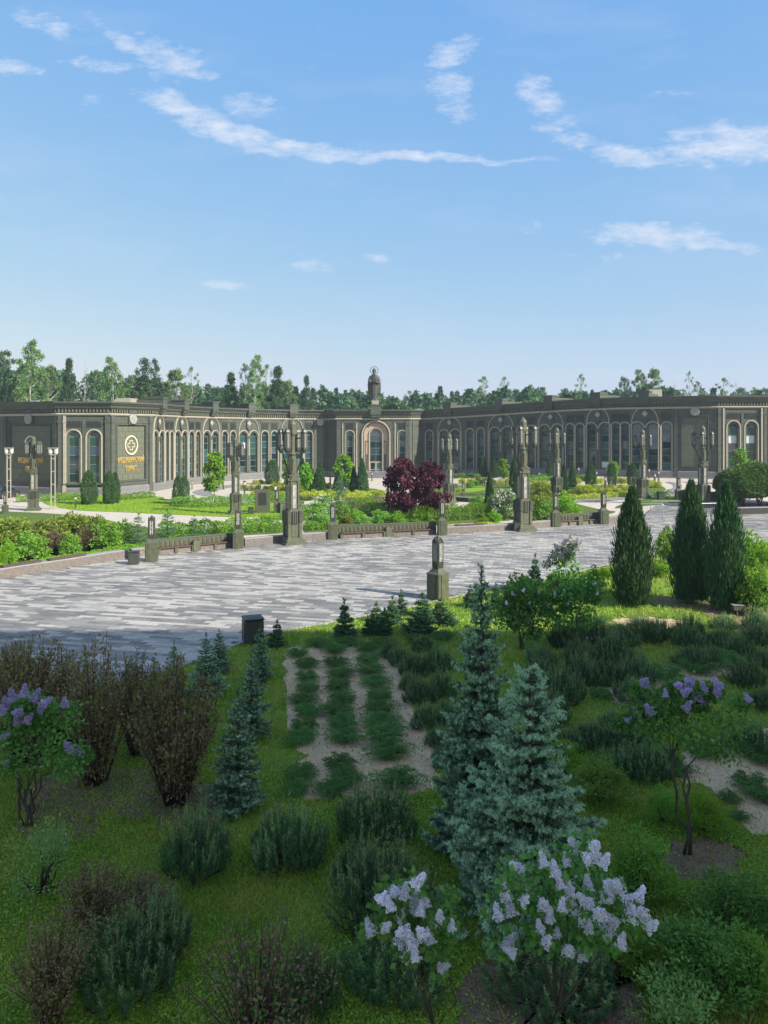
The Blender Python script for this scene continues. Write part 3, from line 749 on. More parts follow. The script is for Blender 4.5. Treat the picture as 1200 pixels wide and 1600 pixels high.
def pav_windows(T, cs=None, bright=None):
    c = T.W / 2; cs = cs or [c - 1.28, c + 1.28]; ops = [(u, .68, 1.75, 7.65) for u in cs]
    b = MB(); wall_openings(b, T, 0, T.W, 0, H, ops, .5)
    for u in cs: ribs(b, T, u - .95, u + .95, 8.95, 9.75)
    b.box(c - .16, c + .16, 0, .12, 1.75, 9.8, 0, T)
    b.build('wall', [M['wall'], M['darkwall']], BLD)
    for u in cs:
        r = .98
        mb = MB(); mb.mould([(u - r, 1.7)] + arc(u, 7.65, r, 180, 0, 14) + [(u + r, 1.7)], .2, .18, .0, 0, False, T); mb.build('arch_moulding', M['trim'], BLD)
        for e in (-1, 1):
            mb = MB(); mb.box(u + e * .78 - .07, u + e * .78 + .07, 0, .08, 1.75, 7.6, 0, T); mb.build('jamb_strip', M['slab'], BLD)
        add_window(T, u, .68, 1.75, 7.65, 1, 5, bright=bright)
    mb = MB(T); mb.box(cs[0] - 1.3, cs[-1] + 1.3, 0, .34, 1.5, 1.66); mb.build('window_sill', M['wall'], BLD)

# ---- plan
def W2(px, Y): return ((px - 600) / FPX * Y, Y)
Lc = [(-32.0, 109.0)] + [W2(280, 117), W2(327, 125.5), W2(386, 134), W2(455, 140)]
Rc = [W2(703, 139), W2(784, 133), W2(862, 127), W2(936, 121.5), W2(1004, 117)]
def lerp(a, b, t): return (a[0] + (b[0] - a[0]) * t, a[1] + (b[1] - a[1]) * t)
segs = []
PL = [(-51.5, 103.9), (-42.2, 99.3), (-35.7, 100.0)]
st = lerp(Lc[0], Lc[1], -.27)
segs += [('side', (-58.0, 112.0), PL[0]), ('medL', PL[0], PL[1]), ('pav', PL[1], PL[2]), ('medR', PL[2], st)]
cur = st
for i in range(5):
    nx_ = Lc[i + 1] if i < 4 else (-10.6, 142.0)
    fr = .27 if i < 4 else .36
    e = lerp(Lc[i], nx_, fr); segs.append(('double', cur, e)); cur = e
    if i < 4:
        e = lerp(Lc[i], nx_, .73); segs.append(('pair', cur, e)); cur = e
e = lerp(Lc[4], (-10.6, 142.0), .62); segs.append(('single', cur, e)); cur = e
segs.append(('blankL', cur, (-10.6, 142.0)))
segs += [('cham', (-10.6, 142.0), (-8.7, 139.5)), ('porch', (-8.7, 139.5), (4.65, 139.5)), ('cham', (4.65, 139.5), (7.2, 142.0))]
cur = (7.2, 142.0)
e = lerp(Rc[0], Rc[1], -.29); segs.append(('single', cur, e)); cur = e
for i in range(5):
    nx_ = Rc[i + 1] if i < 4 else (49.0, 113.0)
    e = lerp(Rc[i], nx_, .28 if i < 4 else .24); segs.append(('double', cur, e)); cur = e
    if i < 4:
        e = lerp(Rc[i], nx_, .72); segs.append(('pair', cur, e)); cur = e
e = lerp(Rc[4], (49.0, 113.0), .42); segs.append(('single', cur, e)); cur = e
segs.append(('blankR', cur, (49.0, 113.0)))
segs += [('pavR', (49.0, 113.0), (56.2, 112.6)), ('medR2', (56.2, 112.6), (62.0, 117.5)), ('side', (62.0, 117.5), (63.0, 130.0))]
nd = 0
for kind, p, q in segs:
    T = facet(p, q)
    if kind == 'double': nd += 1; double_bay(T, {4: 4, 9: 9}.get(nd))
    elif kind == 'pair': pair_bay(T)
    elif kind == 'single': pair_bay(T, [T.W / 2])
    elif kind == 'pav':
        pav_windows(T)
    elif kind == 'pavR':
        pav_windows(T, bright=3)
    elif kind in ('medL', 'medR'):
        m = 1.35
        panel_wall(T, m, T.W - m, text=True); med_sign(T, T.W / 2)
        pilaster(T, .1, .75); pilaster(T, T.W - .75, T.W - .1)
    elif kind in ('blankR', 'blankL', 'medR2'):
        if T.W > 6: panel_wall(T, 1.3, T.W - 1.3, cols=7)
        else: panel_wall(T, T.W * .2, T.W * .8, cols=3)
        pilaster(T, .1, .6)
    elif kind == 'cham':
        b = MB(); b.add([(0, 0, 0), (T.W, 0, 0), (T.W, 0, H), (0, 0, H)], [(0, 1, 2, 3)], 0, T); b.build('wall', M['wall'], BLD)
        pilaster(T, T.W * .2, T.W * .8, .12, 0, 10.3)
    elif kind == 'side':
        b = MB(); b.add([(0, 0, 0), (T.W, 0, 0), (T.W, 0, H), (0, 0, H)], [(0, 1, 2, 3)], 0, T); b.build('wall', M['wall'], BLD)
    if kind in ('pav', 'pavR'):
        pilaster(T, .08, .55, .22); pilaster(T, T.W - .55, T.W - .08, .22)
        if kind == 'pav': pilaster(T, .75, 1.05, .3, mat='trim')
        else: pilaster(T, .75, .98, .3, mat='trim'); pilaster(T, T.W - .98, T.W - .75, .3, mat='trim')
    if kind == 'porch':
        c = T.W / 2 + .55; hw = 1.1
        cs = [c - 4.75, c + 4.75]
        b = MB(); wall_openings(b, T, 0, T.W, 0, H, [(cs[0], .55, 1.3, 7.7), (c, 2.35, .55, 7.75), (cs[1], .55, 1.3, 7.7)], .5)
        for u in cs: single_win(b, T, u, .55, 1.3, 7.7, .85)
        b.build('wall', [M['wall'], M['darkwall']], BLD)
        for u in cs: add_window(T, u, .55, 1.3, 7.7, 1, 6)
        T2 = lambda u, v, z, T=T: T(u, v - .42, z)
        b = MB(); wall_openings(b, T2, c - 2.4, c + 2.4, .5, 10.2, [(c, hw, .55, 7.75)], .3)
        # keep the marble field inside the great arch
        b.build('marble_surround', M['pink'], BLD)
        for r, w_, p_, v_ in ((2.5, .26, .26, 0), (2.15, .14, .10, -.42), (1.24, .16, .16, -.42)):
            mb = MB(); mb.mould([(c - r, .55)] + arc(c, 7.75, r, 180, 0, 20) + [(c + r, .55)], w_, p_, v_, 0, False, T); mb.build('arch_moulding', M['trim'], BLD)
        for e in (-1, 1):
            x = c + e * 1.68
            mb = MB(T2); mb.box(x - .2, x + .2, 0, .09, 1.4, 6.6); mb.build('side_panel', M['wall'], BLD)
            mb = MB(T2); mb.mould([(x - .27, 1.3), (x - .27, 6.7), (x + .27, 6.7), (x + .27, 1.3)], .07, .08, 0, 0, True); mb.box(x - .12, x + .12, .09, .13, 4.2, 6.4); mb.build('side_panel_frame', M['pink'], BLD)
        Tw = facet(p, q)
        w = add_window(Tw, c, hw, 2.9, 7.75, 2, 4, depth=.62)
        mb = MB()                                     # fan tracery in the arch head
        for rr in (.45, .8):
            mb.mould(arc(0, 0, rr, 180, 0, 12), .05, .05)
        for a in (30, 60, 90, 120, 150): mb.mould([(.45 * math.cos(R(a)), .45 * math.sin(R(a))), (1.05 * math.cos(R(a)), 1.05 * math.sin(R(a)))], .045, .05)
        m2 = MB(); m2.v = [(x, -y, z + 7.75) for x, y, z in mb.v]; m2.f = mb.f; m2.m = mb.m; m2.build('tracery', M['frame'], w)
        for e in (-1, 1):                             # double glazed door
            d = MB(T); x0, x1 = (c - hw, c - .02) if e < 0 else (c + .02, c + hw)
            for a0, a1, b0, b1 in ((x0, x0 + .14, .6, 2.85), (x1 - .14, x1, .6, 2.85), (x0 + .14, x1 - .14, .6, .8), (x0 + .14, x1 - .14, 2.65, 2.85), (x0 + .14, x1 - .14, 1.35, 1.47)): d.box(a0, a1, -.66, -.58, b0, b1)
            do = d.build('door', M['trim'], BLD)
            g = MB(T); g.box(x0 + .15, x1 - .15, -.63, -.61, .81, 2.64); g.build('pane', M['glass'], do)
            g = MB(T); xh = x1 - .2 if e < 0 else x0 + .2; g.tube([(xh, -.55, 1.3), (xh, -.55, 1.9)], .025, 6); g.build('handle', M['steel'], do)
        for k, (dz, dv) in enumerate(((.0, 2.6), (.17, 2.1), (.34, 1.6))):
            mb = MB(T); mb.box(c - 3.0, c + 3.0, .3, dv, dz, dz + .17); mb.build('step', M['granite'], BLD)
        b = MB(T)
        b.box(c - .75, c + .75, 0, .8, 10.6, 10.95); b.box(c - .85, c + .85, 0, 1.0, 10.95, 11.4); b.box(c - .95, c + .95, -1.0, 1.15, 11.4, 13.0); b.box(c - 1.05, c + 1.05, -1.1, 1.25, 13.0, 13.2)
        b.build('corbel_block', M['wall'], BLD)
        b = MB(T); b.box(c - .78, c + .5, -.6, .7, 13.2, 13.95); b.box(c - .66, c + .38, .7, .76, 13.3, 13.85); b.build('statue_pedestal', M['trim'], BLD)
        STATUE = T(c, .05, 13.95)
        for x0, x1 in ((.3, 2.3), (4.0, 4.5), (T.W - 4.0, T.W - 3.5), (T.W - 1.5, T.W - .3)): pass
        pilaster(T, .12, .75, .2, 0, 10.3); pilaster(T, T.W - .75, T.W - .12, .2, 0, 10.3)
        pilaster(T, 3.62, 3.84, .12, 0, 9.9, 'trim'); pilaster(T, 10.62, 10.84, .12, 0, 9.9, 'trim'); pilaster(T, 1.12, 1.3, .12, 0, 9.9, 'trim')
        frieze(T, .9, 3.9); frieze(T, T.W - 3.0, T.W - .9)

# ---- mouldings swept round the whole front
line = [segs[0][1]] + [s[2] for s in segs]
def sweep(line, prof, name, mat, kind=None, close_back=True):
    n = len(line); rings = []
    for i in range(n):
        p = Vector(line[i]); d1 = (p - Vector(line[i - 1])).normalized() if i else (Vector(line[1]) - p).normalized()
        d2 = (Vector(line[i + 1]) - p).normalized() if i < n - 1 else d1
        n1 = Vector((d1.y, -d1.x)); n2 = Vector((d2.y, -d2.x)); nn = n1 + n2; nn = nn / nn.length_squared * 2
        zz = float(gz(p.x, p.y))
        rings.append([(p.x + nn.x * v, p.y + nn.y * v, z + zz) for v, z in prof])
    b = MB(); b.loft(rings, 0); return b.build(name, mat, BLD)
sweep(line, [(-.1, 0), (-.1, 1.13), (.16, 1.13), (.24, 1.0), (.24, .18), (.34, .14), (.34, 0)], 'plinth', M['granite'])
sweep(line, [(-.1, 10.45), (-.1, 10.78), (.22, 10.78), (.30, 10.70), (.30, 10.60), (.16, 10.45)], 'string_course', M['trim'])
sweep(line, [(-.1, 11.33), (-.1, 12.25), (.92, 12.25), (.92, 12.08), (.78, 12.02), (.68, 11.86), (.50, 11.72), (.46, 11.50), (.28, 11.33)], 'cornice', M['wall'])
sweep(line, [(.45, 12.252), (.45, 12.30), (.95, 12.30), (.95, 12.252)], 'cornice_capping', M['slab'])
db = MB()
for kind, p, q in segs:
    T = facet(p, q); n = int(T.W / .42); w = T.W / n
    for i in range(n): db.box(i * w + w * .25, i * w + w * .75, -.05, .26, 10.9, 11.30, 0, T)
tag(db.build('dentil_row', M['slab'], BLD), kind='stuff')
# flat roof and rear wall
back = []
for i, p in enumerate(line):
    d = Vector(p) - Vector((-2.0, 40.0)); d.normalize()
    pp = Vector(p) + d * 14; back.append((pp.x, pp.y))
rb = MB()
for i in range(len(line) - 1):
    za, zb = float(gz(*line[i])), float(gz(*line[i + 1]))
    rb.add([(*line[i], 12.1 + za), (*line[i + 1], 12.1 + zb), (*back[i + 1], 12.1 + zb), (*back[i], 12.1 + za), (*back[i], 0), (*back[i + 1], 0)], [(0, 1, 2, 3), (3, 2, 5, 4)])
rb.build('roof', M['roof'], BLD)
for px, Y, w, d, h in ((186, 106, 3.2, 3, .9), (1018, 124, 3.4, 4, 1.7)):
    x, y = W2(px, Y); z = 12.1 + float(gz(x, y))
    b = MB(); b.add([(x - w / 2, y, z), (x + w / 2, y, z), (x + w / 2, y + d, z), (x - w / 2, y + d, z), (x - w * .1, y, z + h), (x + w / 2, y, z + h), (x + w / 2, y + d, z + h), (x - w * .1, y + d, z + h)],
              [(0, 3, 2, 1), (4, 5, 6, 7), (0, 1, 5, 4), (1, 2, 6, 5), (2, 3, 7, 6), (3, 0, 4, 7)]); b.build('roof_hatch', M['trim'], BLD)
for px, Y in ((655, 150), (693, 150), (1070, 130), (143, 108), (52, 108)):
    x, y = W2(px, Y); b = MB(); b.box(x - .5, x + .5, y, y + 1, 12.1, 12.75 + float(gz(x, y))); b.build('roof_vent', M['cap'], BLD)

# ================================================================== STATUE ON THE PORCH
def remesh(mb, voxel, name, mat):
    me = mb.mesh('tmp'); o = bpy.data.objects.new('tmp', me); COL.objects.link(o)
    md = o.modifiers.new('r', 'REMESH'); md.mode = 'VOXEL'; md.voxel_size = voxel
    sm = o.modifiers.new('s', 'SMOOTH'); sm.factor = .6; sm.iterations = 3
    dg = bpy.context.evaluated_depsgraph_get(); out = bpy.data.meshes.new_from_object(o.evaluated_get(dg)); bpy.data.objects.remove(o)
    out.materials.clear(); out.materials.append(mat); out.name = name
    out.polygons.foreach_set('use_smooth', [True] * len(out.polygons)); return out
st_o = empty('statue', (STATUE[0] - .3, STATUE[1], STATUE[2])); st_o.scale = (1.04, 1.0, 1.0); tag(st_o, 'grey bronze robed saint statue with a ring halo standing over the central porch', 'statue')
b = MB()
def oval(z, rx, ry, cx=0, cy=0, n=28, fold=0, ph=0):
    return [(cx + rx * (1 + fold * math.sin(9 * 2 * math.pi * j / n + ph)) * math.cos(2 * math.pi * j / n), cy + ry * (1 + fold * math.sin(9 * 2 * math.pi * j / n + ph)) * math.sin(2 * math.pi * j / n), z) for j in range(n)]
b.loft([oval(0, .62, .48, 0, 0, 36, .05), oval(.6, .60, .46, 0, 0, 36, .06), oval(1.6, .64, .48, 0, 0, 36, .05), oval(2.6, .66, .48, 0, 0, 36, .03), oval(3.4, .68, .46, 0, 0, 36), oval(4.2, .70, .44, 0, 0, 36), oval(4.5, .60, .38, 0, 0, 36), oval(4.75, .26, .24, 0, 0, 36)])
# mantle, open at the front, hanging wide from the shoulders to below the knee
b.loft([oval(1.2, 1.0, .42, .05, .22, 36, .05), oval(2.0, 1.12, .50, .02, .20, 36, .04), oval(3.0, 1.16, .52, 0, .16, 36, .03), oval(3.9, 1.06, .50, 0, .10, 36), oval(4.45, .84, .44, 0, .05, 36), oval(4.72, .42, .34, 0, .03, 36)])
b.loft([oval(4.6, .20, .22), oval(5.0, .19, .22, 0, -.02), oval(5.1, .28, .32, 0, -.03), oval(5.3, .35, .38, 0, -.03), oval(5.5, .34, .37, 0, -.02), oval(5.72, .26, .28), oval(5.86, .14, .15)])      # head
b.loft([oval(4.6, .10, .06, 0, -.38), oval(4.85, .20, .12, 0, -.34), oval(5.1, .22, .15, 0, -.26), oval(5.2, .16, .12, 0, -.24)])   # beard
b.tube([(0, -.38, 5.38), (0, -.45, 5.24), (0, -.36, 5.18)], [.04, .06, .05], 6)   # nose
for e in (-1, 1):
    b.tube([(e * .74, .0, 4.2), (e * .84, -.12, 3.6), (e * .70, -.42, 3.15), (e * .34, -.66, 3.42), (e * .12, -.72, 3.6)], [.26, .28, .25, .18, .12], 10)   # arms folded to the breast
    b.tube([(e * .33, -.05, 5.28), (e * .38, -.04, 5.36)], [.05, .03], 6)
    for k in range(5): b.tube([(e * .18, -.70, 3.52 + k * .05), (e * -.02, -.80 + k * .01, 3.62 + k * .055), (e * -.10, -.78, 3.68 + k * .055)], [.045, .04, .03], 6)
    b.loft([oval(0, .2, .34, e * .28, -.35, 12), oval(.14, .16, .28, e * .28, -.32, 12), oval(.3, .12, .14, e * .28, -.2, 12)])
b.box(-.12, .42, -.86, -.72, 3.25, 3.95)     # book held against the chest
link_mesh('figure', remesh(b, .05, 'figure', M['bronze']), (), st_o)
hb = MB(); rr = []
for j in range(32):
    a = 2 * math.pi * j / 32; rr.append([(math.cos(a) * (.68 + .05 * math.cos(t)), .12 + .05 * math.sin(t), 5.5 + math.sin(a) * (.68 + .05 * math.cos(t))) for t in (0, 1.57, 3.14, 4.71)])
rr.append(rr[0]); hb.loft(rr, 0, caps=False); hb.tube([(0, .12, 5.0), (0, .14, 4.6)], .03); hb.build('halo', M['bronze'], st_o)
bb = MB(); bb.bbox(0, 0, -.0, 1.5, 1.1, .05, .02); bb.build('base_slab', M['bronze'], st_o)

# ================================================================== CATHEDRAL BLOCK BESIDE THE VIEWPOINT (unseen, sized for its shade, pale for bounce light)
cx0, cx1, cy0, cy1 = 30.0, 92.0, -24.0, 4.8
M['bouncestone'] = stone('pale bounce stone', (.62, .59, .54), (.55, .52, .48), 2, .6, .06, streak=.05)  # paleness put in to bounce light into the garden, not the cathedral's own colour
cat = empty('cathedral_wing', (cx0, cy0, 0)); tag(cat, 'unseen cathedral block sized to shade the garden and made pale to bounce light', 'cathedral')
def cpart(name, mb, mat): return link_mesh(name, mb.mesh(name, [mat]), (), cat, (-cx0, -cy0, 0))
b = MB(); b.bbox((cx0 + cx1) / 2, (cy0 + cy1) / 2, 0, cx1 - cx0, cy1 - cy0, 35, .3); cpart('wall', b, M['bouncestone'])
b = MB()
for z, p in ((14, .5), (28, .4), (34, .9)):
    for (a0, a1, b0, b1) in ((cx0 - p, cx0, cy0, cy1), (cx0 - p, cx1, cy1, cy1 + p)): b.box(a0, a1, b0, b1, z, z + 1.0)
cpart('cornice', b, M['trim'])
b = MB()
for k in range(3): y = cy0 + 4 + k * 9; b.box(cx0 - .25, cx0 - .02, y, y + 2.4, 17, 26); b.box(cx0 - .25, cx0 - .02, y, y + 2.4, 3, 11)
for k in range(3): x = cx0 + 10 + k * 12; b.box(x, x + 2.4, cy1 + .02, cy1 + .25, 17, 26)
cpart('window', b, M['glass'])
b = MB(); b.bbox((cx0 + cx1) / 2, (cy0 + cy1) / 2 - 4, 35.2, 52, 18, .8, .2); cpart('roof', b, M['roof'])
# ================================================================== STREET FURNITURE
RING_N = len(RING)
def ringdir(X, Y):
    k = min(range(RING_N - 1), key=lambda i: (RING[i][0] - X) ** 2 + (RING[i][1] - Y) ** 2)
    d = Vector(RING[min(k + 1, RING_N - 1)]) - Vector(RING[max(k - 1, 0)]); return math.atan2(d.y, d.x)

# ---- great cross-shaped lamps: 9.4 m, drawn at natural size
def make_lamp():
    o = empty('great_lamp')
    b = MB()
    b.bbox(0, 0, 0, 1.75, 1.75, .16, .02); b.bbox(0, 0, .16, 1.5, 1.5, .2, .05); b.bbox(0, 0, .36, 1.3, 1.3, .14, .05); b.build('stepped_base', M['olive'], o)
    b = MB(); b.bbox(0, 0, .5, .92, .92, 2.1, .02)
    for sx in (-1, 1):
        for sy in (-1, 1):
            b.bbox(sx * .44, sy * .44, .5, .26, .26, 1.15, .02)
    for k in range(4):
        T = facet_k(k); b.box(-.24, .24, .46, .50, .6, 1.5, 0, T); b.mould([(-.26, .58), (-.26, 1.52), (.26, 1.52), (.26, .58)], .05, .03, .46, 0, True, T)
    b.build('pedestal', M['olive'], o)
    b = MB()
    for sx in (-1, 1):
        for sy in (-1, 1):
            b.bbox(sx * .46, sy * .46, 1.65, .32, .32, .85, .03)
            T = lambda u, v, z, sx=sx, sy=sy: (sx * .46 + u, sy * .46 + v, z)
            for e in (-1, 1):
                b.mould(arc(0, 2.08, .10, 0, 360, 10)[:-1], .03, .02, .16, 0, True, T)
    for k in range(4):
        T = facet_k(k)
        for u in (-.16, 0, .16): b.box(u - .06, u + .06, .46, .60, 1.55, 2.45, 0, T)
    b.build('corner_block', M['darkolive'], o)
    b = MB(); b.bbox(0, 0, 2.5, .74, .74, 2.65, .05); b.bbox(0, 0, 5.1, .92, .92, .09, .03)
    for k in range(4):
        T = facet_k(k)
        b.mould([(-.28, 2.6), (-.28, 4.55)] + arc(0, 4.55, .28, 180, 0, 8)[1:-1] + [(.28, 4.55), (.28, 2.6)], .08, .07, .37, 0, False, T)
        b.add([(-.40, .37, 4.75), (.40, .37, 4.75), (0, .37, 5.35), (-.40, .46, 4.75), (.40, .46, 4.75), (0, .46, 5.35)], [(0, 1, 2), (5, 4, 3), (0, 3, 4, 1), (1, 4, 5, 2), (2, 5, 3, 0)], 0, T)
    b.build('shaft', M['olive'], o)
    for k in range(4):
        b = MB(facet_k(k)); b.box(-.15, .15, .37, .405, 2.7, 4.45); b.box(-.15, -.12, .405, .43, 2.7, 4.45); b.box(.12, .15, .405, .43, 2.7, 4.45)
        for z in (2.95, 3.5, 4.1): b.mould([(0, z - .12), (.09, z), (0, z + .12), (-.09, z)], .03, .025, .405, 0, True)
        b.build('fretwork_panel', M['ornament'], o)
    b = MB(); b.prism(0, 0, [(5.19, .40), (6.6, .33), (6.75, .40), (6.9, .26), (8.75, .23)], 8, math.pi / 8)
    for k in range(4):
        T = facet_k(k); b.box(-.10, .10, .30, .38, 5.2, 6.4, 0, T)
    b.build('upper_column', M['olive'], o)
    b = MB(); b.prism(0, 0, [(8.15, .30), (8.3, .34), (9.0, .32), (9.08, .30), (9.4, .04)], 8, math.pi / 8); b.build('finial', M['olive'], o)
    for k in range(4):
        a = k * math.pi / 2 + math.pi / 4; cx, cy = .96 * math.cos(a), .96 * math.sin(a)
        b = MB(); b.tube([(cx * .35, cy * .35, 5.25), (cx * .62, cy * .62, 6.1), (cx * .9, cy * .9, 6.95)], [.05, .045, .035], 5); b2 = MB(); b2.tube([(cx * .2, cy * .2, 7.9), (cx * .8, cy * .8, 7.95)], .05, 6); b2.build('upper_arm', M['dark'], o)
        b.build('bracket', M['dark'], o)
        b = MB(); b.prism(cx, cy, [(6.8, .06), (7.0, .20), (7.12, .26), (8.4, .26), (8.56, .20), (8.7, .06)], 6)
        L = b.build('lantern', M['darkolive'], o)
        g = MB()
        for j in range(6):
            aj = j * math.pi / 3 + math.pi / 6; gx, gy = cx + .222 * math.cos(aj), cy + .222 * math.sin(aj)
            TT = lambda u, v, z, gx=gx, gy=gy, aj=aj: (gx - u * math.sin(aj) + v * math.cos(aj), gy + u * math.cos(aj) + v * math.sin(aj), z)
            g.box(-.065, .065, 0, .014, 7.25, 8.25, 0, TT)
            for z in (7.5, 7.75, 8.0): g.box(-.065, .065, .014, .024, z - .012, z + .012, 0, TT)
        g.build('lantern_glass', M['frost'], L)
    return o
def facet_k(k):
    a = k * math.pi / 2; c, s = math.cos(a), math.sin(a)
    return lambda u, v, z: (c * u - s * v, s * u + c * v, z)
def place_by_rows(proto, px, pb, pt, natural, rz, label, cat, group, X=None):
    x, y, z = G(px, pb); h = top_h(px, pb, pt)
    return proto((x, y, z + .03), rz, h / natural, label, cat, group)
lamp = Proto(make_lamp()); LG = 'great cross shaped lamps round the square'
for px, pb, pt, rz, lab in [(457, 850, 655, 28, 'tallest olive cross shaped lamp at the left curb, between the low walls'),
                            (817, 829, 652, 22, 'tall olive cross shaped lamp on the ring wall right of the crimson maples'),
                            (368, 804, 683, 20, 'olive cross shaped lamp on the lawn in front of the left arcade'),
                            (52, 798, 681, 15, 'olive cross shaped lamp before the left medical pavilion'),
                            (702, 786, 677, 30, 'olive cross shaped lamp directly behind the right crimson maple'),
                            (870, 775, 668, 25, 'olive cross shaped lamp behind the round green shrubs right of centre'),
                            (1004, 778, 671, 20, 'olive cross shaped lamp above the left upright juniper'),
                            (1098, 792, 665, 18, 'olive cross shaped lamp behind the steel barriers at right')]:
    place_by_rows(lamp, px, pb, pt, 9.4, R(rz), lab, 'street lamp', LG)

# ---- stone lantern posts
def make_post():
    o = empty('lantern_post')
    b = MB(); b.bbox(0, 0, 0, .80, .80, 1.22, .03)
    for k in range(4):
        T = facet_k(k); b.box(-.20, .20, .385, .43, .02, 1.22, 0, T)
    b.build('pedestal', M['olive'], o)
    b = MB(); b.sq(0, 0, [(1.22, .84), (1.26, .84), (1.34, .62), (1.48, .40), (1.52, .38)]); b.build('shoulder', M['olive'], o)
    b = MB(); b.sq(0, 0, [(1.5, .34), (1.56, .40), (2.86, .40), (2.95, .34), (3.12, .06)])
    for k in range(4):
        T = facet_k(k)
        b.mould([(-.145, 1.72), (-.145, 2.8), (0, 3.0), (.145, 2.8), (.145, 1.72)], .05, .035, .195, 0, False, T)
        b.mould(arc(0, 1.66, .09, 0, 360, 10)[:-1], .03, .03, .195, 0, True, T)
    b.build('shaft', M['darkolive'], o)
    for k in range(4):
        b = MB(facet_k(k))
        b.box(-.105, -.03, .20, .216, 1.85, 2.75); b.box(.03, .105, .20, .216, 1.85, 2.75)
        for z in (2.02, 2.3, 2.58): b.box(-.03, .03, .20, .222, z - .03, z + .03)
        b.build('light_slot', M['ornament'], o)
    return o
post = Proto(make_post()); PG = 'stone lantern posts'
for px, pb, pt, rz, lab in [(684, 936, 838, 45, 'large lantern post standing alone at the grass edge of the near square'),
                            (237, 877, 806, 12, 'lantern post at the left end of the slanting bench wall'),
                            (372, 857, 795, 8, 'lantern post at the right end of the slanting bench wall'),
                            (520, 843, 786, 3, 'lantern post at the left end of the bench wall below the crimson maples'),
                            (691, 836, 780, 3, 'lantern post at the right end of the bench wall below the crimson maples'),
                            (868, 823, 770, 2, 'lantern post just right of the great lamp, at the shrubs'),
                            (943, 819, 767, 2, 'lantern post at the right end of the farthest bench wall'),
                            (433, 802, 764, 5, 'small lantern post behind the great left lamp beside the information board'),
                            (1060, 781, 745, 0, 'lantern post on the low wall before the right pavilion'),
                            (616, 793, 760, 0, 'lantern post half hidden behind the left crimson maple'),
                            (724, 782, 753, 0, 'lantern post at the inner bench left of the narrow conifer'),
                            (8, 803, 772, 5, 'round topped lantern post at the far left edge')]:
    place_by_rows(post, px, pb, pt, 3.12, R(rz), lab, 'lantern post', PG)

# ---- low walls along the ring
def seg_line(pxa, pxb, pts=None, n=None):
    """piece of the ring base line between two photo columns"""
    L = [p for p in RING]
    def cut(pxv):
        for i in range(len(L) - 1):
            a, b = L[i], L[i + 1]; ca, cb = 600 + FPX * a[0] / a[1], 600 + FPX * b[0] / b[1]
            if ca <= pxv <= cb:
                t = (pxv - ca) / (cb - ca); return i, lerp(a, b, t)
    i, A = cut(pxa); j, B = cut(pxb)
    return [A] + L[i + 1:j + 1] + [B]
def granite_wall(a, b, label, seats=(), h=.52):
    ln = seg_line(a, b); o = empty('low_wall', (ln[0][0], ln[0][1], 0)); tag(o, label, 'low wall', 'low walls round the planting ring')
    def shift(ob): ob.location = (-ln[0][0], -ln[0][1], 0); ob.parent = o; return ob
    mb = strip_along(ln, .45, h, M['browngranite'], 'wall', 0, -1); shift(mb)
    cp = strip_along([(p[0], p[1]) for p in ln], .55, .08, M['cap'], 'coping', h + .002, -1); shift(cp)
    for s0, s1 in seats:
        sl = seg_line(s0, s1); sb = strip_along(sl, .42, .09, M['seat'], 'bench_board', h + .11, -1); shift(sb)
        for t in (.15, .85):
            q = lerp(sl[0], sl[-1], t); b_ = MB(); b_.box(q[0] - .06, q[0] + .06, q[1] + .08, q[1] + .3, h + .08, h + .11); shift(b_.build('bracket', M['steel'], None))
    return o
def bench_wall(a, b, label, h=1.05):
    """panelled parapet with a bench in front, between two posts"""
    ln = seg_line(a, b); A, B = ln[0], ln[-1]
    o = empty('bench_wall', (A[0], A[1], float(gz(*A))), math.atan2(B[1] - A[1], B[0] - A[0])); tag(o, label, 'bench wall', 'bench walls between lantern posts')
    L = math.dist(A, B)
    T = lambda u, v, z: (u, -v, z)
    def bd(mb, name, mat): m2 = MB(); m2.v = mb.v; m2.f = mb.f; m2.m = mb.m; return m2.build(name, mat, o)
    b_ = MB(); b_.box(0, L, .30, .55, 0, h - .08, 0); b_.build('parapet', M['olive'], o)
    b_ = MB(); b_.box(0, L, .26, .59, h - .08, h, 0); b_.build('coping', M['olive'], o)
    n = int(L / .34); me = MB(); me.bbox(0, 0, 0, .22, .05, .36, .015); me.tube([(0, -.03, .06), (0, -.03, .3)], .03, 6)
    pmesh = me.mesh('relief_panel', [M['olive']])
    for i in range(n): link_mesh('relief_panel', pmesh, (), o, ((i + .5) * L / n, .275, h - .50))
    for t0, t1 in ((.04, .46), (.54, .96)):
        b_ = MB(); b_.box(t0 * L, t1 * L, -.10, .28, .42, .50); b_.build('bench_board', M['seat'], o)
        b_ = MB(); b_.box(t0 * L, t1 * L, .04, .26, .03, .42); b_.build('granite_panel', M['browngranite'], o)
        for t in (t0, (t0 + t1) / 2, t1):
            b_ = MB(); b_.bbox(t * L, .10, 0, .22, .34, .415, .015); b_.build('bench_leg', M['olive'], o)
    b_ = MB(); b_.bbox(L / 2, .12, 0, .52, .5, .72, .03); b_.bbox(L / 2, .14, .72, .42, .4, .05, .02); b_.build('middle_pier', M['olive'], o)
    return o
granite_wall(-60, 200, 'long speckled granite wall at left with two wooden seat boards', [(5, 66), (78, 135)])
granite_wall(206, 232, 'short granite wall piece between the square bin and the left lantern post')
bench_wall(243, 366, 'slanting olive bench wall left of the tallest lamp')
granite_wall(383, 520, 'granite curb wall behind the tallest lamp')
bench_wall(527, 684, 'long olive bench wall below the crimson maples')
granite_wall(699, 866, 'granite wall right of the maples with a flat seat board', [(714, 757)])
bench_wall(874, 938, 'short olive bench wall between the two right lantern posts')
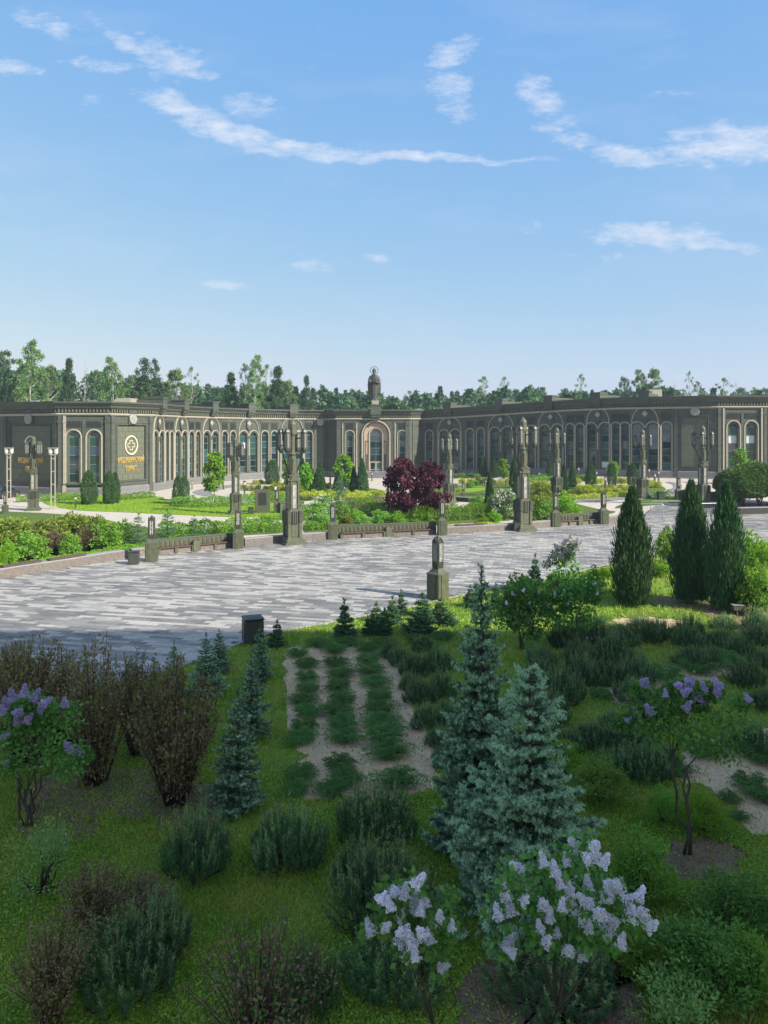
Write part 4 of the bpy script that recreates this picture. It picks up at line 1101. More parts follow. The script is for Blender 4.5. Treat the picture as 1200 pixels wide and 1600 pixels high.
granite_wall(948, 999, 'low granite wall end behind the left upright juniper')
# inner walls standing farther back (not on the ring)
def free_wall(a, b, h, label, mat='olive', w=.4, panels=True):
    A = G(*a); B = G(*b); L = math.dist(A[:2], B[:2])
    o = empty('garden_wall', A, math.atan2(B[1] - A[1], B[0] - A[0])); tag(o, label, 'garden wall', 'inner garden walls')
    b_ = MB(); b_.box(0, L, 0, w, -.1, h - .08); b_.build('wall', M[mat], o)
    b_ = MB(); b_.box(-.04, L + .04, -.05, w + .05, h - .08, h); b_.build('coping', M['cap' if mat != 'olive' else 'olive'], o)
    if panels:
        n = max(2, int(L / .9)); me = MB(); me.bbox(0, 0, 0, .7, .05, h * .45, .02); pm_ = me.mesh('relief_panel', [M['darkolive']])
        for i in range(n): link_mesh('relief_panel', pm_, (), o, ((i + .5) * L / n, -.02, h * .3))
    return o
free_wall((541, 797), (600, 795), 1.3, 'low panelled wall seen behind the hedge left of the maples')
free_wall((438, 803), (475, 801), 1.15, 'low panelled wall behind the tallest lamp')
free_wall((1066, 782), (1092, 783), 1.2, 'low panelled wall left of the right lamp')
free_wall((1106, 784), (1160, 785), 1.1, 'low panelled wall under the weeping trees')
free_wall((1118, 806), (1290, 800), .75, 'dark planter wall holding the weeping trees at right', 'dark', .5, False)
free_wall((445, 781), (500, 783), .5, 'small white topped bench beyond the information board', 'cap', .5, False)
free_wall((712, 784), (770, 787), .6, 'dark slab bench left of the narrow conifer', 'dark', .5, False)

# ---- bins
def make_bin():
    o = empty('litter_bin')
    b = MB(); b.bbox(0, 0, 0, .78, .78, .94, .03)
    for k in range(4):
        T = facet_k(k); b.box(-.30, .30, .38, .41, .08, .82, 0, T)
    b.build('body', M['binpaint'], o)
    b = MB(); b.bbox(0, 0, .96, .84, .84, .06, .02); b.build('lid', M['dark'], o)
    b = MB(); b.box(-.2, .2, -.2, .2, 1.0, 1.03); b.build('inlet', M['dark'], o)
    return o
M['binpaint'] = stone('dark grey bin panels', (.060, .065, .055), (.045, .05, .042), 4, .5, .08, streak=.3)
bn = Proto(make_bin()); BG = 'square litter bins'
for px, pb, pt, rz, lab in [(395, 1003, 965, 20, 'dark square litter bin at the near edge of the square by the spruces'),
                            (209, 882, 862, 10, 'squat olive litter bin beside the left granite wall'),
                             (392, 804, 793, 5, 'small litter bin on the lawn beside the information board'),
                            (808, 830, 815, 0, 'square litter bin at the foot of the right great lamp'),
                            (1032, 781, 769, 0, 'litter bin at the hedge beyond the left upright juniper'),
                            (346, 784, 776, 0, 'tiny litter bin near the young bright maple')]:
    place_by_rows(bn, px, pb, pt, 1.02, R(rz), lab, 'litter bin', BG)

# ---- information board
x, y, z = G(410, 802); o = empty('information_board', (x, y, z), R(6)); h = top_h(410, 802, 765)
tag(o, 'olive slab information board with a dark screen standing on the lawn', 'information board')
b = MB(); b.bbox(0, 0, 0, 1.55, .5, h, .03); b.build('slab', M['olive'], o)
b = MB(); b.box(-.36, .36, -.275, -.252, h * .38, h * .84); b.build('screen', M['dark'], o)
b = MB(lambda u, v, z: (u, -v, z)); b.mould([(-.4, h * .36), (-.4, h * .86), (.4, h * .86), (.4, h * .36)], .06, .03, .25, 0, True); b.prism(0, .27, [(h * .91, .05), (h * .94, .05)], 8); b.build('screen_frame', M['darkolive'], o)

# ---- slim two-headed lamp posts at left
def make_twin():
    o = empty('twin_lamp_post')
    for e in (-1, 1):
        b = MB(); b.box(e * .22 - .05, e * .22 + .05, -.05, .05, .3, 6.3); b.build('pole', M['pole'], o)
    b = MB(); b.bbox(0, 0, 0, .75, .45, .35, .03)
    b.build('foot_block', M['pole'], o)
    for z in (1.4, 2.9, 4.4, 5.9): b = MB(); b.box(-.2, .2, -.04, .04, z - .05, z + .05); b.build('crossbar', M['pole'], o)
    b = MB(); b.box(-.55, .55, -.3, .3, 7.1, 7.18); b.box(-.35, .35, -.15, .15, 6.3, 6.4); b.build('lamp_head', M['pole'], o)
    for e in (-1, 1):
        b = MB(); b.prism(e * .32, 0, [(6.4, .16), (6.55, .25), (6.95, .25), (7.1, .2)], 12); b.build('shade', M['white'], o)
    return o
tw = Proto(make_twin())
for px, pb, pt, lab in [(83, 796, 700, 'slim twin lamp post with white shades in front of the pavilion windows'), (14, 786, 700, 'slim twin lamp post with white shades at the far left edge')]:
    place_by_rows(tw, px, pb, pt, 7.18, R(5), lab, 'lamp post', 'slim twin lamp posts')

# ---- small garden lights
def make_glight():
    o = empty('garden_light')
    b = MB(); b.sq(0, 0, [(0, .34), (.1, .34), (.14, .2), (1.25, .2), (1.3, .3), (1.36, .3)]); b.build('stem', M['darkolive'], o)
    b = MB(); b.prism(0, 0, [(1.36, .10), (1.4, .14), (1.75, .14), (1.78, .1)], 8); b.build('shade', M['white'], o)
    b = MB(); b.sq(0, 0, [(1.78, .36), (1.83, .36), (1.95, .05)]); b.build('cap', M['darkolive'], o)
    return o
gl = Proto(make_glight()); gi = 0
for px, pb, pt, lab in [(382, 776, 751, 'small garden light left of the big lamp on the lawn'), (421, 755, 738, 'garden light nearest the dark round thuja'), (430, 787, 757, 'small garden light beside the information board'),
                    (484, 760, 741, 'garden light behind the tallest lamp, left side'), (516, 765, 743, 'garden light left of the cone thuja pair'), (538, 776, 760, 'garden light before the lime coloured tree'),
                    (581, 752, 738, 'garden light in front of the porch steps'), (349, 765, 747, 'garden light behind the bright young maple'), (300, 765, 752, 'low garden light by the left arcade doorway'),
                    (713, 745, 729, 'garden light right of the lamp behind the maples'), (725, 777, 756, 'garden light beside the dark slab bench'), (790, 760, 745, 'garden light left of the right great lamp'),
                    (842, 752, 738, 'garden light right of the right great lamp'), (904, 745, 730, 'garden light against the right arcade wall'), (946, 768, 744, 'garden light in the yellow hedge between two thujas'),
                    (932, 752, 736, 'garden light by the right arcade windows'), (1014, 748, 732, 'garden light nearest the right blank wall'), (1023, 760, 739, 'front one of the lights on the yellow bed tip'),
                    (1029, 754, 735, 'rear one of the lights on the yellow bed tip'), (118, 795, 775, 'garden light on the lawn left of the two thujas')]:
    place_by_rows(gl, px, pb, pt, 1.95, R(10), lab, 'garden light', 'small garden lights')

# ---- crowd barriers
def make_barrier(L=2.3):
    o = empty('crowd_barrier')
    b = MB(); b.tube([(-L / 2, 0, .12), (-L / 2, 0, 1.0), (-L / 2 + .1, 0, 1.1), (L / 2 - .1, 0, 1.1), (L / 2, 0, 1.0), (L / 2, 0, .12)], .024, 6); b.tube([(-L / 2, 0, .22), (L / 2, 0, .22)], .018, 5); b.build('frame', M['steel'], o)
    br = MB(); br.tube([(0, 0, .22), (0, 0, 1.09)], .0085, 4); bm_ = br.mesh('bar', [M['steel']])
    for i in range(1, 15): link_mesh('bar', bm_, (), o, (-L / 2 + i * L / 15, 0, 0))
    for e in (-1, 1):
        b = MB(); b.tube([(e * L / 2, -.32, .01), (e * L / 2, 0, .14), (e * L / 2, .32, .01)], .02, 5); b.build('foot', M['steel'], o)
    return o
cb = Proto(make_barrier())
for px, pb, rz, s, lab in [(1010, 812, -4, 1, 'leftmost steel crowd barrier on the square'), (1047, 812, -3, 1.15, 'middle steel crowd barrier behind the centre upright juniper'), (1101, 809, 8, .9, 'right steel crowd barrier in front of the right great lamp')]:
    x, y, z = G(px, pb); cb((x, y, z + .035), R(rz), s * 1.35, lab, 'crowd barrier', 'steel crowd barriers')
# small floodlight on a stake
x, y, z = G(1152, 962); o = empty('floodlight', (x, y, 0)); tag(o, 'small grey box floodlight on a short stake in the mulch', 'floodlight')
b = MB(); b.bbox(0, 0, .28, .46, .30, .20, .02); b.build('housing', M['olive'], o)
b = MB(); b.box(-.26, .26, -.18, .18, .485, .52); b.build('cover_plate', M['cap'], o)
b = MB(); b.tube([(0, 0, 0), (0, 0, .28)], .03, 6); b.build('stake', M['steel'], o)
# grey stake supporting the young spruces
x, y, z = G(397, 1118); b = MB(); b.tube([(0, 0, 0), (.0, 0, top_h(397, 1118, 1046))], .022, 6)
tag(b.build('garden_stake', M['steel'], None, (x, y, 0)), 'thin pale stake standing among the left blue spruces', 'stake')
# roof-top aerial beyond the left wing
# parked car glimpsed at the far left
x, y, z = G(2, 782); o = empty('parked_car', (x - 1.2, y + 3, z + .03), R(80)); tag(o, 'dark parked car glimpsed at the far left edge beside the pavilion', 'car')
b = MB()
def ring(yw, z0, z1, x): return [(x, -yw, z0), (x, yw, z0), (x, yw * 1.0, z1 - .1), (x, yw * .9, z1), (x, -yw * .9, z1), (x, -yw, z1 - .1)]
b.loft([ring(.8, .35, .6, -2.2), ring(.88, .25, .85, -2.0), ring(.9, .22, .95, -.9), ring(.9, .22, .95, 1.2), ring(.88, .25, .85, 2.0), ring(.8, .35, .6, 2.2)]); b.build('body', M['dark'], o)
b = MB(); b.loft([ring(.82, .9, .98, -1.7), ring(.70, .9, 1.42, -1.0), ring(.70, .9, 1.46, .4), ring(.82, .9, .98, 1.3)]); b.build('cabin', M['glass'], o)
for sx in (-1.35, 1.35):
    for sy in (-.82, .82):
        b = MB(lambda u, v, z, sx=sx, sy=sy: (sx + u, sy + z, .33 + v)); b.prism(0, 0, [(-.1, .33), (.1, .33)], 16); w = b.build('wheel', M['dark'], o)
        b = MB(lambda u, v, z, sx=sx, sy=sy: (sx + u, sy + z, .33 + v)); b.prism(0, 0, [(-.11, .2), (.11, .2)], 10); b.build('rim', M['steel'], w)
for sy in (-.6, .6): b = MB(); b.bbox(-2.16, sy, .55, .12, .3, .14, .02); b.build('headlight', M['white'], o)
# ================================================================== PLANTS
def npmesh(name, verts, k, mats, mi=None):
    """verts (N, k, 3): N separate k-gons"""
    verts = np.ascontiguousarray(verts, np.float32); n = len(verts)
    me = bpy.data.meshes.new(name)
    me.vertices.add(n * k); me.vertices.foreach_set('co', verts.reshape(-1))
    me.loops.add(n * k); me.loops.foreach_set('vertex_index', np.arange(n * k, dtype=np.int32))
    me.polygons.add(n); me.polygons.foreach_set('loop_start', np.arange(0, n * k, k, dtype=np.int32))
    for m in mats: me.materials.append(m)
    if mi is not None: me.polygons.foreach_set('material_index', mi.astype(np.int32))
    me.update(calc_edges=True); return me
def unit(v): return v / np.maximum(np.linalg.norm(v, axis=-1, keepdims=True), 1e-9)
def rdir(rng, n, up=0.0):
    d = rng.normal(size=(n, 3)); d = unit(d); d[:, 2] += up; return unit(d)
def leaves(rng, P, size, up=.2, asp=.5, D=None):
    """rhombic leaves around points P"""
    n = len(P); d = rdir(rng, n, up) if D is None else unit(D)
    s = unit(np.cross(d, rdir(rng, n))); sz = size * rng.uniform(.6, 1.3, (n, 1))
    a = d * sz; b = s * sz * asp * .5
    return np.stack([P, P + a * .45 + b, P + a, P + a * .45 - b], 1)
def needles(rng, P, D, L, n, nl, nw, spread=.9, start=0):
    """n needles set round each shoot (start P, direction D, length L)"""
    m = len(P); D = unit(D); L = np.asarray(L).reshape(-1, 1) if np.ndim(L) else np.full((m, 1), L)
    t = rng.uniform(start, 1, (m, n, 1)); B = P[:, None] + D[:, None] * L[:, None] * t
    r = rng.normal(size=(m, n, 3)); r -= (r * D[:, None]).sum(-1, keepdims=True) * D[:, None]; r = unit(r)
    d = unit(D[:, None] * (1 - spread * .55) + r * spread); ln = nl * rng.uniform(.7, 1.2, (m, n, 1)) * (1.05 - .35 * t)
    s = unit(np.cross(d, rng.normal(size=(m, n, 3)))) * nw * .5
    return np.stack([B - s, B + s, B + d * ln], 2).reshape(-1, 3, 3)
def crown_pts(rng, cl, rad, n, shell=.55):
    """points in clumps: clump centres cl (m,3), radius rad"""
    m = len(cl); k = rng.integers(0, m, n); d = rdir(rng, n); r = rng.uniform(0, 1, (n, 1)) ** shell
    rr = np.asarray(rad); rr = rr[k][:, None] if rr.ndim == 1 and len(rr) == m else rr
    return cl[k] + d * r * rr * np.array([1, 1, .8]), d
def stems(paths, mat, name='stem', parent=None, n=5):
    b = MB()
    for pts, r in paths: b.tube(pts, r, n)
    return b.mesh(name, [mat], True)
def bent(rng, a, c, r0, r1, k=4, j=.06):
    a, c = np.array(a, float), np.array(c, float); L = np.linalg.norm(c - a); P = []
    for i in range(k + 1):
        t = i / k; q = a + (c - a) * t + (rng.normal(size=3) * L * j if 0 < i < k else 0); P.append(tuple(q))
    return P, [r0 + (r1 - r0) * i / k for i in range(k + 1)]
def plant(name, parts):
    o = empty(name)
    for nm, me in parts: link_mesh(nm, me, (), o)
    return o

# ---------- generic broadleaf shrub: dome of clumps on twiggy stems (about 1 m high and wide, scaled when placed)
def shrub(name, seed, mat, n=2500, leaf=.055, clumps=26, up=.3, shape=(.5, .5, 1.0), open_=.0, twigs=12, base=.12, flowers=None):
    rng = np.random.default_rng(seed); d = rdir(rng, clumps); d[:, 2] = np.abs(d[:, 2]) * .9 + .02
    r = rng.uniform(.45, .92, (clumps, 1)); cl = d * r * np.array([shape[0], shape[1], shape[2] * (1 - base)]) + np.array([0, 0, base])
    P, dd = crown_pts(rng, cl, rng.uniform(.10, .20, clumps) * (1 + open_), n)
    P[:, 2] = np.abs(P[:, 2]) + .01
    parts = [('foliage', npmesh('foliage', leaves(rng, P, leaf, up, .5, dd + rdir(rng, n, .5) * .9), 4, [F[mat]]))]
    parts.append(('stem', stems([bent(rng, (rng.normal() * .04, rng.normal() * .04, 0), cl[rng.integers(clumps)], .016, .004) for _ in range(twigs)], M['twig'])))
    if flowers:
        fm, k, sz = flowers; C = cl[rng.integers(0, clumps, k)] + rdir(rng, k, .8) * .13; Q = np.repeat(C, 14, 0) + rng.normal(size=(k * 14, 3)) * sz
        parts.append(('blossom', npmesh('blossom', leaves(rng, Q, sz * .9, .3, 1.0), 4, [F[fm]])))
    return plant(name, parts)
# ---------- thuja cone / upright juniper
def column(name, seed, mat, n=9000, w=.30, prof=None, leafl=.05, asp=.35, feather=.0):
    rng = np.random.default_rng(seed); prof = prof or (lambda t: (1 - t) ** .75 * (min(1, t * 7 + .45)))
    t = rng.uniform(0, 1, n) ** 1.15; a = rng.uniform(0, 2 * math.pi, n)
    lump = 1 + .10 * np.sin(a * 3 + t * 9 + seed) + .08 * np.sin(a * 7 - t * 23) + feather * .10 * rng.normal(size=n)
    rr = np.array([prof(q) for q in t]) * w * lump * np.where(rng.random(n) < .3, rng.uniform(.4, 1, n), rng.uniform(.86, 1.02, n))
    P = np.stack([rr * np.cos(a), rr * np.sin(a), t * .97 + .01], 1)
    D = np.stack([np.cos(a) * .45, np.sin(a) * .45, np.full(n, 1.0)], 1) + rng.normal(size=(n, 3)) * .22
    lv = leaves(rng, P, leafl, .5, asp, D)
    me = npmesh('foliage', lv, 4, [F[mat]])
    core = MB(); core.prism(0, 0, [(0, .02), (.03, .022), (.9, .006)], 6)
    return plant(name, [('foliage', me), ('trunk', core.mesh('trunk', [M['bark']]))])
# ---------- spruce with whorled branches and needled sprigs
def spruce(name, seed, mat, tip, whorls=16, per=9, w=.32, sub=9, nn=12, nl=.022, nw=.006, droop=.18, leader=.06, sl=.055, base=.03, tipfrac=.35, dense=1.0, power=.85):
    rng = np.random.default_rng(seed); P = []; D = []; L = []; isT = []; br = [([(0, 0, 0), (0, 0, .5), (0, 0, .98)], [.016, .010, .003])]
    for i in range(whorls):
        t = (i + .3) / whorls; z = base + (1 - leader - base) * t; R0 = w * (1 - t) ** power * rng.uniform(.80, 1.16) + .012
        m = max(4, int(per * (1 - .45 * t) * dense)); ph = rng.uniform(0, 6.28)
        for k in range(m):
            a = ph + 2 * math.pi * k / m + rng.normal() * .15; Rb = R0 * (rng.uniform(.62, 1.2) if rng.random() > .12 else .45) * (1 + .12 * math.sin(a + seed)); z0 = z + rng.uniform(-.5, .5) / whorls * .8
            dirh = np.array([math.cos(a), math.sin(a), 0]); side = np.array([-math.sin(a), math.cos(a), 0])
            def pos(s): return dirh * Rb * s + np.array([0, 0, z0 + Rb * (-droop * math.sin(s * 2.2) + (.30 * t + .06) * s + .10 * s ** 3)])
            br.append(([tuple(pos(s)) for s in (0, .5, .95)], [.005, .003, .001]))
            ns = max(3, int(sub * Rb / w * 1.5) + 2)
            for q in range(ns):
                s = .22 + .78 * (q + .5) / ns
                for e in (-1, 1):
                    l2 = Rb * (.42 * (1 - s) + .10) * rng.uniform(.8, 1.2)
                    d = unit((dirh * .75 + side * e * .75 + np.array([0, 0, .12 + rng.normal() * .12]))[None])[0]
                    nseg = max(1, int(l2 / sl + .5))
                    for g in range(nseg):
                        P.append(pos(s) + d * l2 * g / nseg + rng.normal(size=3) * .002); D.append(d + rng.normal(size=3) * .12 + dirh * .2); L.append(sl * 1.1); isT.append(g == nseg - 1)
                        if g < nseg - 1 or nseg > 1:
                            d3 = d + dirh * .6 * rng.choice([-1, 1]) + np.array([0, 0, .25]); P.append(pos(s) + d * l2 * (g + .6) / nseg); D.append(d3 + rng.normal(size=3) * .1); L.append(sl * .8); isT.append(True)
            P.append(pos(.93)); D.append(dirh + np.array([0, 0, .35])); L.append(sl); isT.append(True)
    for k in range(10):
        P.append(np.array([0, 0, 1 - leader + leader * k / 10])); D.append(rdir(rng, 1, 1.2)[0]); L.append(sl * .9); isT.append(False)
    P.append(np.array([0, 0, 1 - sl])); D.append(np.array([0, 0, 1.])); L.append(sl); isT.append(True)
    P = np.array(P); D = np.array(D); L = np.array(L); isT = np.array(isT) & (rng.random(len(P)) < tipfrac * 2) & (np.hypot(P[:, 0], P[:, 1]) > .45 * w * (1 - P[:, 2]))
    A = needles(rng, P, D, L, nn, nl, nw); mi = np.repeat(isT.astype(int), nn)
    return plant(name, [('foliage', npmesh('foliage', A, 3, [F[mat], F[tip]], mi)), ('trunk', stems(br, M['bark'], 'trunk'))])
# ---------- mugo pine: tuft of upright needled shoots, unit width 1, height about .62
def mugo(name, seed, shoots=150, nn=70, candles=.35, h=.62, nl=.055, nw=.0075, mat='mugo'):
    rng = np.random.default_rng(seed); a = rng.uniform(0, 6.28, shoots); r = np.sqrt(rng.uniform(0, 1, shoots))
    lump = 1 + .22 * np.sin(3 * a + seed) + .14 * np.sin(5 * a + 2 * seed)
    foot = np.stack([np.cos(a) * r * .26, np.sin(a) * r * .26, np.zeros(shoots)], 1)
    hh = h * (1 - .62 * r ** 2) * np.where(rng.random(shoots) < .07, rng.uniform(1.1, 1.4, shoots), rng.uniform(.55, 1.08, shoots)) * (1 + .16 * np.sin(foot[:, 0] * 26 + seed) * np.sin(foot[:, 1] * 23))
    tip = np.stack([np.cos(a) * r * .5 * lump, np.sin(a) * r * .5 * lump, hh], 1)
    D = tip - foot; mid = foot + D * .35 + np.stack([np.cos(a) * r * .06, np.sin(a) * r * .06, -.02 * r], 1)
    D2 = unit(tip - mid) * .55 + np.array([0, 0, .5]); L = np.linalg.norm(tip - mid, axis=1)
    A = needles(rng, mid, D2, L, nn, nl, nw, .75)
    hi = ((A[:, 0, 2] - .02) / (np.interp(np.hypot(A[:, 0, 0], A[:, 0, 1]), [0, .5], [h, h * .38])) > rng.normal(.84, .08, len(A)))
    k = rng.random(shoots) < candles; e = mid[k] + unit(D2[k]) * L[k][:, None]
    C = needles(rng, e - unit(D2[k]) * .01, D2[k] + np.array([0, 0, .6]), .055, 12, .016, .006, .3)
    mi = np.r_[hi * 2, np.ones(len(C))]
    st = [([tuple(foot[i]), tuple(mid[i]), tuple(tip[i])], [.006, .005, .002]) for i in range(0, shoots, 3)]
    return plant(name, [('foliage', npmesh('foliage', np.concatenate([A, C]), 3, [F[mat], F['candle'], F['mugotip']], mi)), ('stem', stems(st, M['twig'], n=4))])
# ---------- creeping juniper mat, unit width 1
def juniper(seed, n=95):
    rng = np.random.default_rng(seed); P = []; D = []; L = []
    for i in range(n):
        a = rng.uniform(0, 6.28); l = rng.uniform(.25, .52) * (1 + .2 * math.sin(2 * a + seed)); z = rng.uniform(.05, .26); d = np.array([math.cos(a), math.sin(a), 0])
        for k in range(10):
            s = (k + 1) / 10; p = d * l * s + np.array([0, 0, z * math.sin(s * 2.4) + .015 + .03 * s]); e = (-1) ** k
            sd = d * .8 + np.array([-math.sin(a), math.cos(a), 0]) * e * .8 + np.array([0, 0, .35])
            P.append(p); D.append(sd + rng.normal(size=3) * .2); L.append(.10 * (1.2 - s * .6))
    A = needles(rng, np.array(P), np.array(D), np.array(L), 13, .040, .013, .8)
    return npmesh('creeping_juniper', A, 3, [F['juniper']])
# ---------- ninebark style: many upright wands with small leaves, unit height 1
def wands(name, seed, mat, n=60, lv=60, w=.42, leaf=.045, asp=.6, fan=1.0, spread=.03, mat2=None):
    rng = np.random.default_rng(seed); paths = []; P = []; D = []
    for i in range(n):
        a = rng.uniform(0, 6.28); r = math.sqrt(rng.random()); h = (1 - .45 * r * r) * rng.uniform(.75, 1.05)
        f = np.array([math.cos(a), math.sin(a), 0]); p0 = f * .10 * r; p1 = f * w * r * .55 + [0, 0, h * .55]; p2 = f * w * r * fan + [rng.normal() * .03, rng.normal() * .03, h]
        paths.append(([tuple(p0), tuple(p1), tuple(p2)], [.007, .005, .002]))
        t = rng.uniform(.06, 1, lv) ** .8; q = np.where((t < .55)[:, None], p0 + (p1 - p0) * (t / .55)[:, None], p1 + (p2 - p1) * ((t - .55) / .45)[:, None])
        d = rdir(rng, lv, .35); P.append(q + d * spread * rng.uniform(.2, 1.6, (lv, 1)) * (1.7 - t)[:, None]); D.append(d)
    P = np.concatenate(P); D = np.concatenate(D)
    mi = None; mats = [F[mat]]
    if mat2: mats.append(F[mat2]); mi = (rng.random(len(P)) < .24) * 1
    return plant(name, [('foliage', npmesh('foliage', leaves(rng, P, leaf, .2, asp, D), 4, mats, mi)), ('stem', stems(paths, M['twig'], n=4))])
# ---------- broadleaf tree, unit height 1
def tree(name, seed, mat, bark, n=6000, leaf=.022, w=.26, z0=.25, clumps=60, rad=(.05, .09), shape='oval', limbs=14, trunk=.012, asp=.6, gap=0, up=0.0):
    rng = np.random.default_rng(seed); t = rng.uniform(0, 1, clumps); a = rng.uniform(0, 6.28, clumps)
    if shape == 'oval': rr = np.sin(np.clip(t * .93 + .07, 0, 1) * math.pi) ** .6
    elif shape == 'cone': rr = (1 - t) ** .8 * np.minimum(1, t * 6 + .3)
    elif shape == 'birch': rr = np.sin(np.clip(t * .84 + .11, 0, 1) * math.pi) ** .65 * (1.05 - .25 * t)
    else: rr = .4 + .6 * np.sin(t * math.pi)
    q = np.sqrt(rng.uniform(.15, 1, clumps)) * rr * w
    cl = np.stack([q * np.cos(a), q * np.sin(a), z0 + (.95 - z0) * t], 1)
    rd_ = rng.uniform(*rad, clumps) * (1 - .4 * t)
    P, dd = crown_pts(rng, cl, rd_, n, .7)
    wob = rng.normal(size=2) * .02
    br = [([(0, 0, 0), (wob[0], wob[1], .4), (wob[0] * .4, -wob[1], .75), (0, 0, .95)], [trunk, trunk * .8, trunk * .45, trunk * .12])]
    idx = rng.choice(clumps, min(limbs, clumps), False)
    for k in idx: c = cl[k]; zb = max(z0 * .8, c[2] - .06 - .5 * np.hypot(c[0], c[1])); br.append(bent(rng, (0, 0, zb), c, trunk * .4, trunk * .08, 3, .05))
    return plant(name, [('crown', npmesh('crown', leaves(rng, P, leaf, up, asp, dd * .4 + rdir(rng, n, up)), 4, [F[mat]])), ('trunk', stems(br, M[bark], 'trunk'))])
# ---------- forest fir seen from afar
def fir(name, seed, n=3500):
    rng = np.random.default_rng(seed); lay = rng.integers(0, 22, n); t = (lay + rng.uniform(0, .75, n)) / 22; a = rng.uniform(0, 6.28, n)
    r = .17 * (1 - t) ** .9 * (1.15 - .5 * ((t * 22) % 1)) * np.sqrt(rng.uniform(.1, 1, n)) * (1 + .25 * np.sin(a * 5 + lay))
    P = np.stack([r * np.cos(a), r * np.sin(a), .08 + .9 * t], 1); D = np.stack([np.cos(a), np.sin(a), np.full(n, -.25)], 1)
    b = MB(); b.prism(0, 0, [(0, .012), (.95, .002)], 6)
    return plant(name, [('crown', npmesh('crown', leaves(rng, P, .035, 0, .4, D + rng.normal(size=(n, 3)) * .3), 4, [F['fir']])), ('trunk', b.mesh('trunk', [M['bark']]))])
def put(proto, px, pb, pt, label, cat, group=None, w=None, rz=None, natural_w=None, dz=0, X=None, seed=[0]):
    """stand a unit-height plant with its foot at (px, pb) and its top at row pt; w = width in photo pixels"""
    seed[0] += 1; x, y, z = G(px, pb); h = top_h(px, pb, pt)
    s = h
    if w: sw = w / FPX * y / natural_w; sc = (sw, sw, h)
    else: sc = (h, h, h)
    return proto((x, y, z + .02 + dz), (seed[0] * 2.4) % 6.28 if rz is None else rz, sc, label, cat, group)

